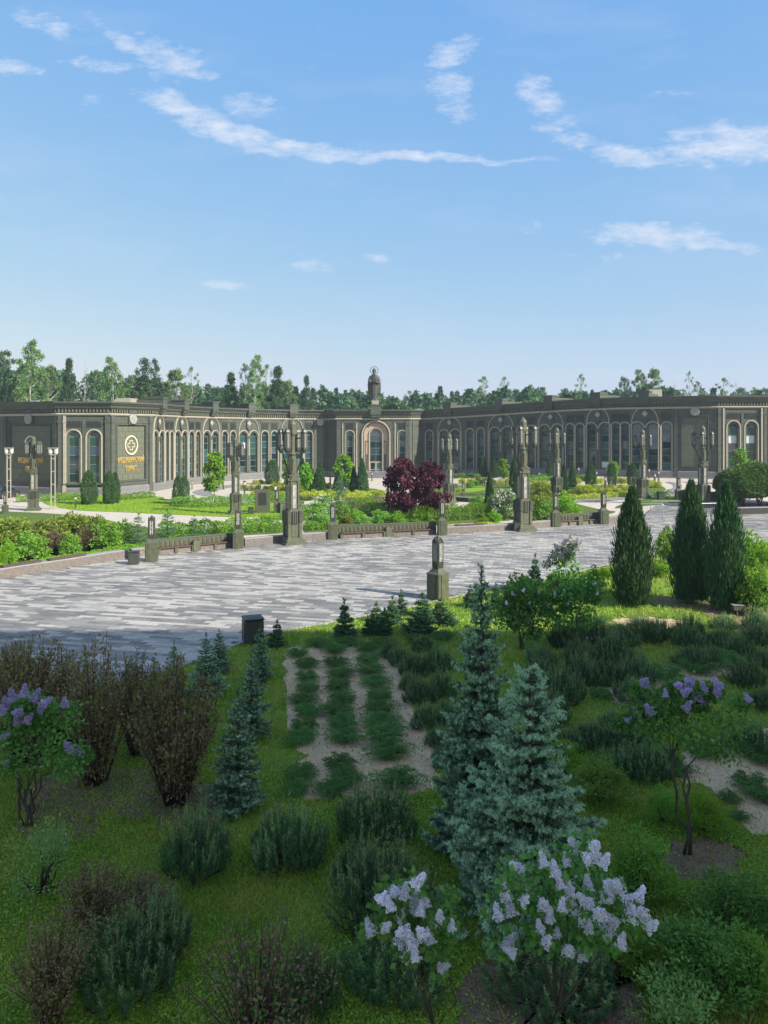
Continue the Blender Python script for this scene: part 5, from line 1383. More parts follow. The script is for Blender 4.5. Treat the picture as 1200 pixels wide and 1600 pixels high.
# ---------------- forest behind the building
birch = [Proto(tree('birch_tree', 11 + i, 'birch', 'birchbark', 13000, .0135, .19, .22, 110, (.03, .06), 'birch', 22, .009)) for i in range(2)]
broad = [Proto(tree('forest_tree', 21 + i, 'wood', 'bark', 14000, .015, .24, .12, 120, (.035, .07), 'cone' if i == 1 else 'birch', 16, .011)) for i in range(2)]
sparse = [Proto(tree('thin_birch_tree', 31 + i, 'birch', 'birchbark', 2600, .012, .16, .35, 60, (.02, .05), 'oval', 30, .008)) for i in range(2)]
firp = Proto(fir('fir_tree', 41)); 
dead = Proto(tree('bare_tree', 51, 'birch', 'birchbark', 90, .012, .12, .4, 26, (.02, .03), 'oval', 26, .008))
FT = 'trees standing behind the building'
TREES = [  # px, top row, distance, kind, label
    (8, 540, 135, broad[0], 'dark leafy tree at the far left edge behind the medical pavilion', 42), (48, 523, 130, birch[0], 'tallest birch at far left behind the medical pavilion', 44), (76, 560, 138, birch[1], 'paler birch right beside the tallest birch', 36),
    (108, 554, 132, broad[1], 'slim leafy tree third of the high group above the pavilion windows', 36), (133, 560, 128, dead, 'bare white leaning trunk above the pavilion windows', 16), (150, 571, 135, sparse[0], 'thin tree beside the bare white trunk', 30), (175, 551, 132, birch[0], 'full birch above the medical sign', 38),
    (214, 572, 150, sparse[1], 'thin leafless looking birch left of the broad tree', 26), (234, 553, 140, broad[0], 'broad leafy tree above the left roof corner', 44), (275, 566, 145, birch[1], 'leafy birch above the second roof block', 36), (299, 566, 150, sparse[0], 'pale thin birch above the third roof block', 30),
    (312, 602, 175, firp, 'small dark fir between the birches, left', 20), (345, 600, 165, broad[0], 'low dark tree left of the pointed leafy tree', 30), (361, 577, 150, broad[1], 'pointed leafy tree above the left arcade', 40), (383, 560, 150, sparse[1], 'thin birch left of the two tall birches', 26), (400, 548, 148, birch[0], 'tallest slender birch above the left arcade', 30), (417, 562, 152, sparse[0], 'thin birch close right of the slender one', 26),
    (434, 567, 150, broad[1], 'full pointed tree above the left arcade', 46), (462, 600, 185, firp, 'dark fir right of the full pointed tree', 26), (479, 582, 160, broad[1], 'narrow pointed tree left of the statue', 28), (450, 585, 158, birch[1], 'mid green tree between the pointed tree and the dark fir', 28),
    (525, 603, 240, firp, 'fir top left of the statue', 20), (540, 606, 235, firp, 'second fir top near the statue', 18), (688, 600, 240, firp, 'dark pointed fir right of the statue', 22), (706, 608, 235, broad[1], 'pointed green tree right of the dark fir', 30), (640, 606, 220, sparse[0], 'thin pale tree right of the statue', 26),
    (755, 582, 215, sparse[1], 'thin tall birch above the right wing, left one', 30), (788, 583, 215, sparse[0], 'thin tall birch above the right wing, right one', 22), (737, 604, 235, firp, 'small fir left of the thin birches', 14), (825, 604, 240, firp, 'fir right of the thin birches', 20), (800, 604, 240, broad[0], 'round dark tree near the thin birches', 34),
    (908, 578, 190, sparse[1], 'lone thin tree above the arcade right of centre', 24), (925, 606, 230, firp, 'small fir beside the lone thin tree', 16), (947, 606, 230, firp, 'second small fir beside the lone thin tree', 14), (975, 584, 200, broad[0], 'leafy tree at the left of the right group', 32), (1000, 572, 200, birch[0], 'tallest leafy tree in the right group', 40), (1022, 566, 200, birch[1], 'airy birch at the right of the right group', 36),
    (1013, 602, 210, firp, 'dark fir within the right group', 18), (1054, 588, 200, dead, 'bare hooked trunk above the right wing', 14), (1077, 574, 195, sparse[0], 'thin tree with bare tip above the right blank wall', 18), (1090, 590, 195, sparse[1], 'small airy tree beside the bare tipped tree', 24), (1131, 585, 195, sparse[0], 'airy tree above the right pavilion', 34), (1150, 586, 195, dead, 'bare spire like trunk above the right pavilion', 10),
    (1163, 598, 195, dead, 'second bare trunk near the right edge', 12), (1178, 600, 200, sparse[1], 'low airy tree near the right edge', 24), (1196, 602, 200, broad[0], 'small leafy tree at the right edge', 28)]
for i, (px, pt, Y, pr, lab, wpx) in enumerate(TREES):
    X = (px - 600) / FPX * Y; h = EYE - (pt - HOR) * Y / FPX; sw = wpx * ((1.75 if px < 560 else 1.2) if pr in birch or pr in broad else 1.45) / FPX * Y
    nat = {'fir': .34}.get(pr.o.name.split('_')[0], .44 if pr in birch else .34 if pr in sparse else .28 if pr is dead else .50)
    pr((X, Y, 0), i * 1.7, (sw / nat, sw / nat, h), lab, 'tree', FT)
# the wood behind them, one mass
rng = np.random.default_rng(77); VV = []
def wood_h(px):
    return np.interp(px, [-200, 0, 60, 200, 260, 330, 450, 520, 560, 620, 700, 760, 850, 900, 960, 1010, 1060, 1120, 1200, 1400], [570, 572, 576, 592, 596, 606, 600, 610, 612, 618, 614, 612, 608, 617, 615, 606, 613, 613, 611, 606])
for i in range(330):
    Y = rng.uniform(165, 270); px = rng.uniform(-250, 1450); X = (px - 600) / FPX * Y; pt = wood_h(px) + rng.uniform(-5, 12); h = EYE - (pt - HOR) * Y / FPX; w = rng.uniform(2.8, 5.4)
    n = 900; t = rng.uniform(0, 1, n) ** .8; a = rng.uniform(0, 6.28, n); kind = rng.random() < .35
    r = (w * .8 * (1 - t) if kind else w * np.sin(np.clip(t * .85 + .15, 0, 1) * math.pi) ** .6) * np.sqrt(rng.uniform(.3, 1, n)) * (1 + .25 * np.sin(a * 3 + t * 12 + i))
    P = np.stack([X + r * np.cos(a), Y + r * np.sin(a), h * (.18 + .82 * t)], 1); VV.append(leaves(rng, P, .95, 0, .6))
for i in range(150):   # undergrowth and lower crowns that close the wood
    Y = rng.uniform(158, 200); px = rng.uniform(-250, 1450); X = (px - 600) / FPX * Y; n = 260; a = rng.uniform(0, 6.28, n); r = 4.5 * np.sqrt(rng.random(n))
    P = np.stack([X + r * np.cos(a), Y + r * np.sin(a), rng.uniform(1, 13, n) * np.sqrt(np.clip(1 - (r / 5) ** 2, 0, 1))], 1); VV.append(leaves(rng, P, 1.3, 0, .6))
for i in range(150):   # the wood goes on along both sides of the complex
    sd_x = -1 if i % 2 else 1; X = sd_x * rng.uniform(96, 125) + (6 if sd_x > 0 else 0); Y = rng.uniform(20, 170); h = rng.uniform(15, 24); w = rng.uniform(3, 5.4); n = 500
    t = rng.uniform(0, 1, n) ** .8; a = rng.uniform(0, 6.28, n); r = w * np.sin(np.clip(t * .85 + .15, 0, 1) * math.pi) ** .6 * np.sqrt(rng.uniform(.3, 1, n))
    VV.append(leaves(rng, np.stack([X + r * np.cos(a), Y + r * np.sin(a), h * (.08 + .92 * t)], 1), 1.3, 0, .6))
tag(link_mesh('forest', npmesh('forest', np.concatenate(VV), 4, [F['wood']])), 'mixed green forest filling the skyline behind the building', 'forest', None, 'stuff')

# ---------------- young and ornamental trees in the inner gardens
mapl = Proto(tree('crimson_maple', 61, 'maple', 'bark', 9000, .055, .50, .20, 80, (.08, .15), 'oval', 20, .014, .8))
x, y, z = G(628, 813); mapl((x, y, z), .4, (4.0,) * 2 + (top_h(628, 813, 716),), 'left crimson leaved maple over the bench wall', 'tree', 'crimson maples')
x, y, z = G(672, 812); mapl((x, y, z), 2.6, (4.0,) * 2 + (top_h(672, 812, 722),), 'right crimson leaved maple over the bench wall', 'tree', 'crimson maples')
young = Proto(tree('young_tree', 62, 'bright', 'bark', 3800, .055, .26, .28, 45, (.07, .12), 'oval', 14, .010, .8))
YG = 'young bright green trees'
for px, pb, pt, w, lab in [(335, 786, 705, 40, 'young bright maple in front of the left arcade'), (538, 765, 709, 34, 'lime coloured young tree left of the porch'), (478, 775, 722, 22, 'bright young tree half hidden by the tallest lamp'), (452, 770, 716, 26, 'light green tree behind the tallest lamp, left side'),
                       (787, 757, 716, 22, 'small pale tree between the thujas at the right wing'), (1156, 757, 700, 30, 'bright young tree before the right pavilion windows'), (958, 750, 720, 20, 'small tree at the right arcade between thujas')]:
    put(young, px, pb, pt, lab, 'tree', YG, w, None, .60)
def dome_tree(name, seed, mat, n=30000):
    rng = np.random.default_rng(seed); d = rdir(rng, n); d[:, 2] = np.where(rng.random(n) < .8, np.abs(d[:, 2]), d[:, 2])
    lump = 1 + .05 * np.sin(d[:, 0] * 7 + seed) + .06 * np.sin(d[:, 1] * 9 + d[:, 2] * 5); r = np.where(rng.random(n) < .75, rng.uniform(.9, 1.02, n), rng.uniform(.5, 1, n)) * lump
    P = np.stack([d[:, 0] * r * .56, d[:, 1] * r * .56, .46 + d[:, 2] * r * np.where(d[:, 2] > 0, .52, .22)], 1)
    br = [([(rng.normal() * .05, rng.normal() * .05, 0), (math.cos(q) * .1, math.sin(q) * .1, .3), (math.cos(q) * .3, math.sin(q) * .3, .7)], [.016, .013, .006]) for q in (0, 1.3, 2.6, 3.9, 5.1)]
    return plant(name, [('crown', npmesh('crown', leaves(rng, P, .055, -.6, .4, d * .5 + rng.normal(size=(n, 3)) * .3 + [0, 0, -.5]), 4, [F[mat]])), ('trunk', stems(br, M['bark'], 'trunk'))])
willow = Proto(dome_tree('weeping_tree', 63, 'willow'))
for px, pb, w, lab in [(1160, 792, 66, 'left dome shaped dense tree in the dark planter'), (1186, 791, 74, 'middle dome shaped dense tree in the dark planter'), (1222, 790, 70, 'dome shaped dense tree at the right edge')]:
    put(willow, px, pb, 723 + (6 if px == 1160 else 0), lab, 'tree', 'dome shaped trees in the planter', w, None, .98)
thuja = Proto(column('thuja', 64, 'thuja', 8000, .26, None, .045, .4))
egg = Proto(column('thuja', 65, 'thuja', 8000, .30, lambda t: math.sin(min(1, t * .80 + .20) * math.pi) ** .55, .045, .4))
TG = 'clipped thujas in the inner gardens'
for px, pb, pt, w, pr, lab in [(139, 789, 735, 27, egg, 'egg shaped thuja left of the pair on the medical lawn'), (171, 788, 737, 22, egg, 'egg shaped thuja in front of the pavilion corner'), (180, 787, 738, 16, egg, 'narrow thuja fused to the pavilion corner one'),
                           (278, 789, 744, 18, egg, 'left one of the thuja pair at the lawn end'), (288, 788, 744, 18, egg, 'right one of the thuja pair at the lawn end'), (425, 757, 719, 24, egg, 'broad dark thuja against the left arcade'),
                           (473, 757, 716, 18, thuja, 'thuja just right of the tallest lamp, rear'), (484, 757, 722, 18, thuja, 'second thuja right of the tallest lamp'), (486, 770, 728, 22, thuja, 'third thuja right of the tallest lamp'), (500, 762, 722, 20, thuja, 'rear cone thuja before the blank wall'), (497, 773, 731, 26, thuja, 'front cone thuja before the blank wall'),
                           (528, 772, 735, 20, thuja, 'slim thuja under the lime coloured tree'), (540, 762, 731, 16, thuja, 'small thuja under the lime coloured tree'), (553, 771, 729, 18, thuja, 'left one of the thuja pair at the porch path'), (566, 772, 717, 24, thuja, 'right and taller one of the thuja pair at the porch path'),
                           (755, 746, 711, 16, thuja, 'thuja at the right wing left of two'), (772, 747, 714, 14, thuja, 'thuja at the right wing right of two'), (803, 762, 712, 18, thuja, 'dark thuja left behind the right great lamp'), (806, 772, 730, 12, thuja, 'narrow thuja touching the right great lamp'),
                           (765, 802, 738, 20, thuja, 'narrow dark conifer standing tall above the ring wall'), (858, 750, 719, 14, thuja, 'thuja left of the lamp behind the shrubs'), (881, 769, 726, 18, thuja, 'thuja right of the lamp behind the shrubs'), (894, 762, 723, 15, thuja, 'slim thuja second right of that lamp'),
                           (923, 764, 725, 18, egg, 'thuja in the yellow bed, left one of three'), (956, 760, 725, 16, egg, 'thuja in the yellow bed, middle one of three'), (988, 759, 724, 18, egg, 'thuja in the yellow bed, right one of three')]:
    put(pr, px, pb, pt, lab, 'thuja', TG, w, None, .66 if pr is egg else .54)
# clipped balls and low shrubs of the ring beds
ball = Proto(shrub('round_shrub', 66, 'yellow', 1500, .10, 22, .3, (.5, .5, .9), .2, 6, .1))
gball = Proto(shrub('round_shrub', 67, 'hedge', 1600, .09, 24, .3, (.5, .5, .9), .2, 6, .1))
bg_ = 'low rounded shrubs of the ring beds'
rr_ = random.Random(8)
ORDN = ['first', 'second', 'third', 'fourth', 'fifth', 'sixth', 'seventh', 'eighth', 'ninth', 'tenth', 'eleventh', 'twelfth', 'thirteenth']
ROWNAME = ['rear row under the left arcade', 'middle row left of the tallest lamp', 'front row left of the tallest lamp', 'rear row right of the tallest lamp', 'front row before the porch path', 'rear row at the right wing', 'row behind the dark slab bench', 'lawn beside the slab bench',
           'front row of the right yellow bed', 'middle row of the right yellow bed', 'rear row of the right yellow bed', 'tip of the right yellow bed', 'group behind the great right lamp', 'green row along the right arcade']
def where(px): return 'left of the tallest lamp' if px < 450 else 'between the tallest lamp and the porch path' if px < 590 else 'right of the maples' if px < 800 else 'in front of the right arcade'
for row in [[(x, 757 - abs(x - 480) * .0, 9, 'y') for x in range(400, 440, 9)], [(x, 767, 11, 'y') for x in range(382, 450, 11)], [(x, 777, 11, 'y') for x in range(398, 450, 11)],
            [(x, 763, 10, 'y') for x in range(470, 520, 11)], [(x, 776, 12, 'y') for x in range(478, 600, 13)], [(x, 748, 10, 'g') for x in range(700, 752, 12)], [(x, 757, 11, 'y') for x in range(722, 800, 12)], [(709, 764, 10, 'g'), (734, 763, 13, 'g'), (742, 760, 12, 'g'), (717, 770, 9, 'y')],
            [(x, 775 - (x - 880) * .03, 12, 'y') for x in range(880, 1006, 12)], [(x, 766, 11, 'y') for x in range(905, 1000, 13)], [(x, 756, 11, 'y') for x in (903, 930, 940, 968, 976)], [(x, 762 + (x % 2) * 4, 13, 'y') for x in (1012, 1020, 1028)],
            [(x, 765, 16, 'y') for x in (836, 848, 861)], [(x, 752, 14, 'g') for x in (820, 834, 846, 890, 905, 918)]]:
    ROWN = globals().get('ROWN', -1) + 1
    for qi, (px, pb, w, c) in enumerate(row):
        px += rr_.uniform(-1.5, 1.5); x, y, z = G(px, pb + rr_.uniform(-.6, .6)); s = w * 1.2 / FPX * y
        pr = ball if c == 'y' else gball
        pr((x, y, z + .03), rr_.uniform(0, 6), (s, s, s * rr_.uniform(.75, .95)), ('yellow green rounded shrub, ' if c == 'y' else 'fresh green rounded shrub, ') + ORDN[qi] + ' from left, ' + ROWNAME[ROWN], 'shrub', bg_)
# hedges
def hedge(px, width, h, mat, label, seed, leaf=.14, n_per=420):
    L = smooth_line(GP(px), 4); rng = np.random.default_rng(seed); VV = []
    for a, c in zip(L[:-1], L[1:]):
        a, c = np.array(a), np.array(c); l = np.linalg.norm(c - a); n = int(n_per * l * (width + 2 * h) / 2.2)
        t = rng.random(n); lat = rng.uniform(-1, 1, n); zz = rng.uniform(.0, 1, n)
        edge = rng.random(n) < .6; top = edge & (rng.random(n) < .5)
        zz = np.where(top, rng.uniform(.9, 1.04, n), zz); lat = np.where(edge & ~top, np.sign(lat) * rng.uniform(.9, 1.03, n), lat)
        P2 = a + (c - a) * t[:, None]; d = (c - a) / l; nn = np.array([-d[1], d[0]]); bump = 1 + .12 * np.sin(P2[:, 0] * 2.3 + seed) + .1 * np.sin(P2[:, 0] * 5.1 + P2[:, 1] * 3)
        P2 = P2 + nn * (lat * width / 2 * bump)[:, None]; hz = h * zz * bump * (1 - .25 * np.abs(lat) ** 3)
        P = np.stack([P2[:, 0], P2[:, 1], gz(P2[:, 0], P2[:, 1]) + hz + .05], 1); VV.append(leaves(rng, P, leaf, .4, .6))
    tag(link_mesh('hedge', npmesh('hedge', np.concatenate(VV), 4, [F[mat]])), label, 'hedge', 'hedges of the ring beds')
hedge([(270, 792), (310, 793), (350, 792), (400, 788), (450, 785)], 1.7, 1.05, 'shrub', 'dark green hedge on the lawn left of the big lamp', 1)
hedge([(185, 782), (215, 780), (240, 778)], 1.0, .7, 'shrub', 'short clipped hedge under the medical sign', 2)
hedge([(25, 785), (90, 783), (132, 781)], 1.4, .8, 'hedge', 'low hedge in front of the left pavilion facets', 3)
hedge([(250, 840), (320, 836), (380, 832), (440, 828)], 2.8, 1.0, 'hedge', 'wide bright hedge behind the slanting bench wall', 4)
hedge([(478, 830), (520, 826)], 1.4, .7, 'hedge', 'bright hedge right of the tallest lamp', 5)
hedge([(560, 800), (600, 808), (650, 812), (690, 813), (740, 811), (770, 808)], 2.2, 1.3, 'hedge', 'bright clipped hedge under the crimson maples', 6)
hedge([(1018, 780), (1048, 779)], 1.6, .8, 'shrub', 'low hedge beyond the left upright juniper', 7)
hedge([(470, 781), (540, 783), (600, 779)], 1.6, .9, 'yellow', 'yellow green hedge strip before the inner wall', 8)
hedge([(890, 781), (940, 779), (1000, 773)], 1.2, .5, 'yellow', 'yellow green hedge strip along the right path', 9)
hedge([(815, 756), (860, 752), (925, 752)], 1.4, .7, 'shrub', 'green hedge along the right arcade', 10)
# shrubs behind the ring wall
sa = Proto(shrub('leafy_shrub', 71, 'olive', 3200, .075, 34)); sb = Proto(shrub('leafy_shrub', 72, 'shrub', 3400, .075, 36)); sc_ = Proto(wands('brown_shrub', 73, 'brown', 60, 60, .5, .05))
sd_ = Proto(shrub('leafy_shrub', 74, 'bright', 3200, .075, 32)); sf = Proto(shrub('flowering_shrub', 75, 'shrub', 3000, .07, 34, flowers=('whiteflower', 26, .035))); sl_ = Proto(shrub('lilac_shrub', 76, 'lilac', 3000, .07, 34, flowers=('bloom3', 60, .05)))
SH = 'shrubs behind the ring wall'
for px, pb, pt, w, pr, lab in [(25, 862, 798, 90, sa, 'large olive green shrub at the far left'), (75, 850, 800, 70, sa, 'olive green shrub left of the great lamp base'), (45, 876, 826, 70, sb, 'darker green shrub in front at the far left'), (12, 885, 838, 34, sd_, 'bright ball shrub at the left edge'), (0, 888, 852, 26, sd_, 'second bright ball shrub at the left edge'),
                           (82, 867, 823, 46, sc_, 'brown barberry left one of two'), (140, 862, 816, 42, sc_, 'brown barberry right one of two'), (112, 850, 792, 66, sa, 'olive shrub between and behind the two barberries'), (165, 860, 805, 62, sb, 'fresh green shrub right of the barberries'), (190, 856, 806, 44, sb, 'green shrub left of the small spruces'), (110, 868, 828, 36, sb, 'green shrub squeezed between the two barberries'), (150, 842, 797, 50, sa, 'tall olive shrub behind the right barberry'),
                           (495, 812, 780, 60, sf, 'white flowering shrub right of the tallest lamp'), (505, 826, 796, 40, sf, 'lower white flowering shrub right of the tallest lamp'), (505, 800, 770, 44, sl_, 'pink flowering shrub right of the tallest lamp, rear'), (532, 812, 776, 34, sf, 'leafy shrub behind the left lantern post of the long bench'),
                           (568, 822, 803, 32, sf, 'small white flowering shrub behind the long bench wall'), (540, 824, 802, 26, sa, 'olive shrub between the post and the white flowering shrub'), (595, 818, 794, 38, sb, 'round dark green shrub behind the long bench wall'), (560, 815, 794, 30, sd_, 'bright shrub behind the white flowering shrub'), (657, 818, 796, 38, sd_, 'bright round shrub under the right maple'), (622, 820, 797, 34, sd_, 'bright round shrub under the left maple'),
                           (773, 818, 795, 28, sd_, 'round bright shrub left of the litter bin'), (755, 820, 806, 22, sd_, 'small bright shrub on the seat wall'), (747, 798, 770, 34, sb, 'leafy shrub left of the narrow conifer'), (788, 812, 758, 42, sl_, 'pale flowering lilac between the conifer and the great lamp'), (775, 808, 768, 30, sl_, 'smaller pale lilac beside the conifer'),
                           (838, 812, 762, 44, sa, 'yellowish shrub right of the great lamp'), (850, 814, 775, 44, sb, 'green shrub right of the great lamp, front'), (885, 810, 765, 54, sd_, 'feathery bright shrub behind the right lantern post'), (845, 795, 750, 40, sa, 'olive shrub behind the great lamp'), (470, 815, 797, 26, sb, 'shrub at the foot of the tallest lamp'), (416, 815, 803, 28, sb, 'small shrub before the information board'), (440, 812, 800, 16, sb, 'tiny dark shrub left of the tallest lamp'),
                           (1045, 880, 815, 52, sb, 'airy green shrub between the left and centre upright junipers'), (1028, 900, 872, 50, sd_, 'bright spreading shrub right of the left upright juniper'), (1108, 892, 850, 40, sd_, 'bright shrub between the centre and right upright junipers'), (1182, 895, 825, 70, sd_, 'large bright shrub at the right edge of the square'), (1180, 960, 868, 66, sb, 'bright green shrub behind the floodlight at the right edge'),
                           (925, 925, 880, 40, sd_, 'bright shrub left of the left upright juniper'), (950, 905, 882, 30, sd_, 'low bright shrub touching the left upright juniper'), (820, 925, 898, 50, sb, 'low green shrub near the little spruce'), (870, 915, 890, 40, sb, 'low green shrub below the pale lilac'), (900, 935, 900, 40, sb, 'green shrub right of the grey blossoming lilac')]:
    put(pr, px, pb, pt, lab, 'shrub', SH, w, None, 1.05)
hedge([(0, 893), (60, 887), (130, 874), (200, 862), (228, 858)], 1.6, .35, 'bright', 'carpet of bright green creeping plants along the left granite wall', 12, .09, 900)
hedge([(700, 826), (740, 824), (770, 821)], .9, .25, 'yellow', 'thin strip of yellow green cover on the wall bed', 13, .09, 700)
gs = Proto(spruce('young_spruce', 81, 'gspruce', 'gspruce', 11, 7, .30, 5, 9, .030, .010, sl=.07))
for px, pb, pt, w, lab in [(216, 858, 803, 40, 'young green spruce left of the left lantern post'), (262, 858, 797, 46, 'young green spruce right of the left lantern post'), (303, 853, 806, 30, 'young green spruce over the middle of the slanting bench wall'), (318, 852, 822, 20, 'small spruce over the slanting bench wall'),
                       (530, 798, 746, 34, 'loose green spruce left of the cone thujas'), (823, 795, 745, 24, 'green spruce behind the right great lamp')]:
    put(gs, px, pb, pt, lab, 'spruce', 'young green spruces behind the ring wall', w, None, .62)
# ================================================================== THE NEAR GARDEN
# three upright junipers
cyp = Proto(column('upright_juniper', 91, 'cypress', 15000, .235, lambda t: (math.sin(min(1, (t * .74 + .26)) * math.pi)) ** .85 * (1.0 - .10 * t) + .012, .060, .20, 2.2))
for px, pb, pt, w, lab in [(988, 946, 765, 64, 'left one of the three dark upright junipers'), (1080, 941, 755, 62, 'middle one of the three dark upright junipers'), (1135, 953, 757, 60, 'right one of the three dark upright junipers')]:
    put(cyp, px, pb, pt, lab, 'juniper', 'three dark upright junipers', w, None, .61)
# blue spruces
bs1 = Proto(spruce('blue_spruce', 92, 'spruce', 'sprucetip', tipfrac=.28, whorls=25, per=12, w=.215, sub=13, nn=17, nl=.0135, nw=.0034, leader=.06, sl=.021, power=.92, dense=1.1))
bs2 = Proto(spruce('blue_spruce', 93, 'spruce', 'sprucetip', 19, 11, .34, 9, 22, .0165, .0048, leader=.05, sl=.031, power=.72, tipfrac=.42, dense=1.0))
bs3 = Proto(spruce('blue_spruce', 94, 'spruce', 'sprucetip', 15, 10, .30, 8, 14, .021, .0055, leader=.08, sl=.038, tipfrac=.22))
bs4 = Proto(spruce('small_spruce', 95, 'mugo', 'gspruce', 10, 8, .32, 7, 22, .040, .015, leader=.14, sl=.075))
SG = 'blue spruces in the near garden'
x, y, z = G(752, 1330); bs1((x, y, 0), .4, (4.7, 4.7, top_h(752, 1330, 884)), 'tall slender blue spruce with a long leader in the middle of the garden', 'spruce', SG)
x, y, z = G(828, 1415); bs2((x, y, 0), 1.4, (4.1, 4.1, top_h(828, 1415, 1015)), 'wide pale tipped blue spruce in front of the tall one', 'spruce', SG)
for px, pb, pt, w, lab in [(372, 1258, 1078, 104, 'blue spruce at the left with spreading lower boughs'), (392, 1150, 1020, 66, 'blue spruce behind the spreading left one'), (408, 1065, 975, 44, 'narrow blue spruce beside the dark bin'), (322, 1085, 990, 66, 'blue spruce above the purple ninebarks'), (342, 1050, 984, 44, 'blue spruce nearest the grass edge at left'),
                       (272, 1090, 1003, 44, 'blue spruce tip left of the pair above the ninebarks'), (205, 1085, 1025, 46, 'low blue spruce top among the ninebark tips')]:
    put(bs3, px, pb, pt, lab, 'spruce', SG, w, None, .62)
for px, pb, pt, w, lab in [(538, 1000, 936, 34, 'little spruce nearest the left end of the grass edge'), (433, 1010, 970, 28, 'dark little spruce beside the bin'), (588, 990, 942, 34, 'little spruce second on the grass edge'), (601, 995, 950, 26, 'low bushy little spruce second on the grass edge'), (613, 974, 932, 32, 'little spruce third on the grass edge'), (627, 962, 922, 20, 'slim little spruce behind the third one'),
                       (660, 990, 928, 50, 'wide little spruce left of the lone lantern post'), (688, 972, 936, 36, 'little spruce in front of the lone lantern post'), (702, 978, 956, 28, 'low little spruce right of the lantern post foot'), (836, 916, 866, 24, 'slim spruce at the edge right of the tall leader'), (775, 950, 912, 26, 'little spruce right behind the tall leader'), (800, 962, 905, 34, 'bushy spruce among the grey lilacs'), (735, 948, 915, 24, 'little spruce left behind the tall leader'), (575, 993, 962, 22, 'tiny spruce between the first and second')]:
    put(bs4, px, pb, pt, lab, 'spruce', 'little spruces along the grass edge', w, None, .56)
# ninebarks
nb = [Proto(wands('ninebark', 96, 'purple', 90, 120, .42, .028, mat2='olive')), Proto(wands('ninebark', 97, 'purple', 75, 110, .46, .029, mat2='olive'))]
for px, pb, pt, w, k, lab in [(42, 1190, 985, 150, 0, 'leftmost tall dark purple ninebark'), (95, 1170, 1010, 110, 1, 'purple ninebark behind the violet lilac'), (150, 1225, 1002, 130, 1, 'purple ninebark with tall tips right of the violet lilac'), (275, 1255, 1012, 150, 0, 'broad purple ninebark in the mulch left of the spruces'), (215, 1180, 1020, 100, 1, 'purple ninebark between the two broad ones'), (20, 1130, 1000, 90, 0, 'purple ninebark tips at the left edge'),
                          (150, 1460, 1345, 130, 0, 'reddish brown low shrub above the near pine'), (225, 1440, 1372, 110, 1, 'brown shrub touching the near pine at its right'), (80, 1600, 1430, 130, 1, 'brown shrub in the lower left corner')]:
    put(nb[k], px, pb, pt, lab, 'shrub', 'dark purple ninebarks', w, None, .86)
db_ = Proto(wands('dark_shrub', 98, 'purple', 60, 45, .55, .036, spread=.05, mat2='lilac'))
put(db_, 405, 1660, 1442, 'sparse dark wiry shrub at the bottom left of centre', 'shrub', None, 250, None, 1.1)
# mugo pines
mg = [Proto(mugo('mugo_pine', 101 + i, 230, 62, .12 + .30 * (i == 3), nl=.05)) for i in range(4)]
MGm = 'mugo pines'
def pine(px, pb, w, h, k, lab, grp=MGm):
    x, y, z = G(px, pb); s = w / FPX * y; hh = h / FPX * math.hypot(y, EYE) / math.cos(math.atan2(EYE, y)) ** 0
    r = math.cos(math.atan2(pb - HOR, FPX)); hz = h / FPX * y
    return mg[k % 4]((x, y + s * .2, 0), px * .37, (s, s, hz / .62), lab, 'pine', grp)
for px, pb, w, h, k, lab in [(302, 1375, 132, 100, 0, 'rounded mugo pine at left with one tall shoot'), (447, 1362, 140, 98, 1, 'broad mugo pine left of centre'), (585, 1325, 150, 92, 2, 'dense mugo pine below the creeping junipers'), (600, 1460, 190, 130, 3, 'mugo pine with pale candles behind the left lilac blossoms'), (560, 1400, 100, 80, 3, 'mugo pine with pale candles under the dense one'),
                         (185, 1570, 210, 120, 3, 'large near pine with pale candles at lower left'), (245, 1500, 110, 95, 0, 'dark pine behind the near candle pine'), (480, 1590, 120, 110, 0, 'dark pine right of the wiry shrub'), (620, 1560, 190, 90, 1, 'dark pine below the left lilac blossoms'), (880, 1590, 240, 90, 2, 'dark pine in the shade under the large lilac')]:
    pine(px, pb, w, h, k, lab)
rr_ = random.Random(21); k = 0
ORD = ['first', 'second', 'third', 'fourth', 'fifth', 'sixth', 'seventh', 'eighth', 'ninth', 'tenth', 'eleventh', 'twelfth']
PR = 'mugo pines massed right of the creeping junipers'; PB = 'mugo pines massed behind the blue spruces'
for qi, (px, pb, w) in enumerate(sorted([(650, 1058, 66), (685, 1050, 60), (625, 1042, 46), (662, 1020, 46), (655, 1102, 60), (690, 1092, 60), (668, 1140, 64), (700, 1130, 56), (690, 1170, 60), (640, 1080, 40), (700, 1200, 60), (610, 1030, 40)], key=lambda q: q[1])):
    k += 1; pine(px, pb, w, w * rr_.uniform(.55, .8), k, '%s nearest the square of the mugo pines between creeping junipers and tall spruce' % ORD[qi], PR)
rows = [(990, range(905, 1210, 46)), (1012, range(880, 1210, 50)), (1040, range(860, 1110, 46)), (1066, range(850, 1000, 48)), (1100, range(845, 990, 48)), (1135, range(850, 960, 44)), (1175, range(880, 950, 46)), (1215, range(960, 1040, 50))]
for ri, (pb, xs) in enumerate(rows):
    ci = -1
    for px in xs:
        if rr_.random() < .12: continue
        ci += 1
        k += 1; w = (pb - HOR) / 330 * 52 * rr_.uniform(.85, 1.25)
        pine(px + rr_.uniform(-10, 10), pb + rr_.uniform(-8, 8), w, w * rr_.uniform(.5, .75), k, 'dark mugo pine, %s from the left in the %s row from the square' % (ORD[ci], ORD[ri]), PB)
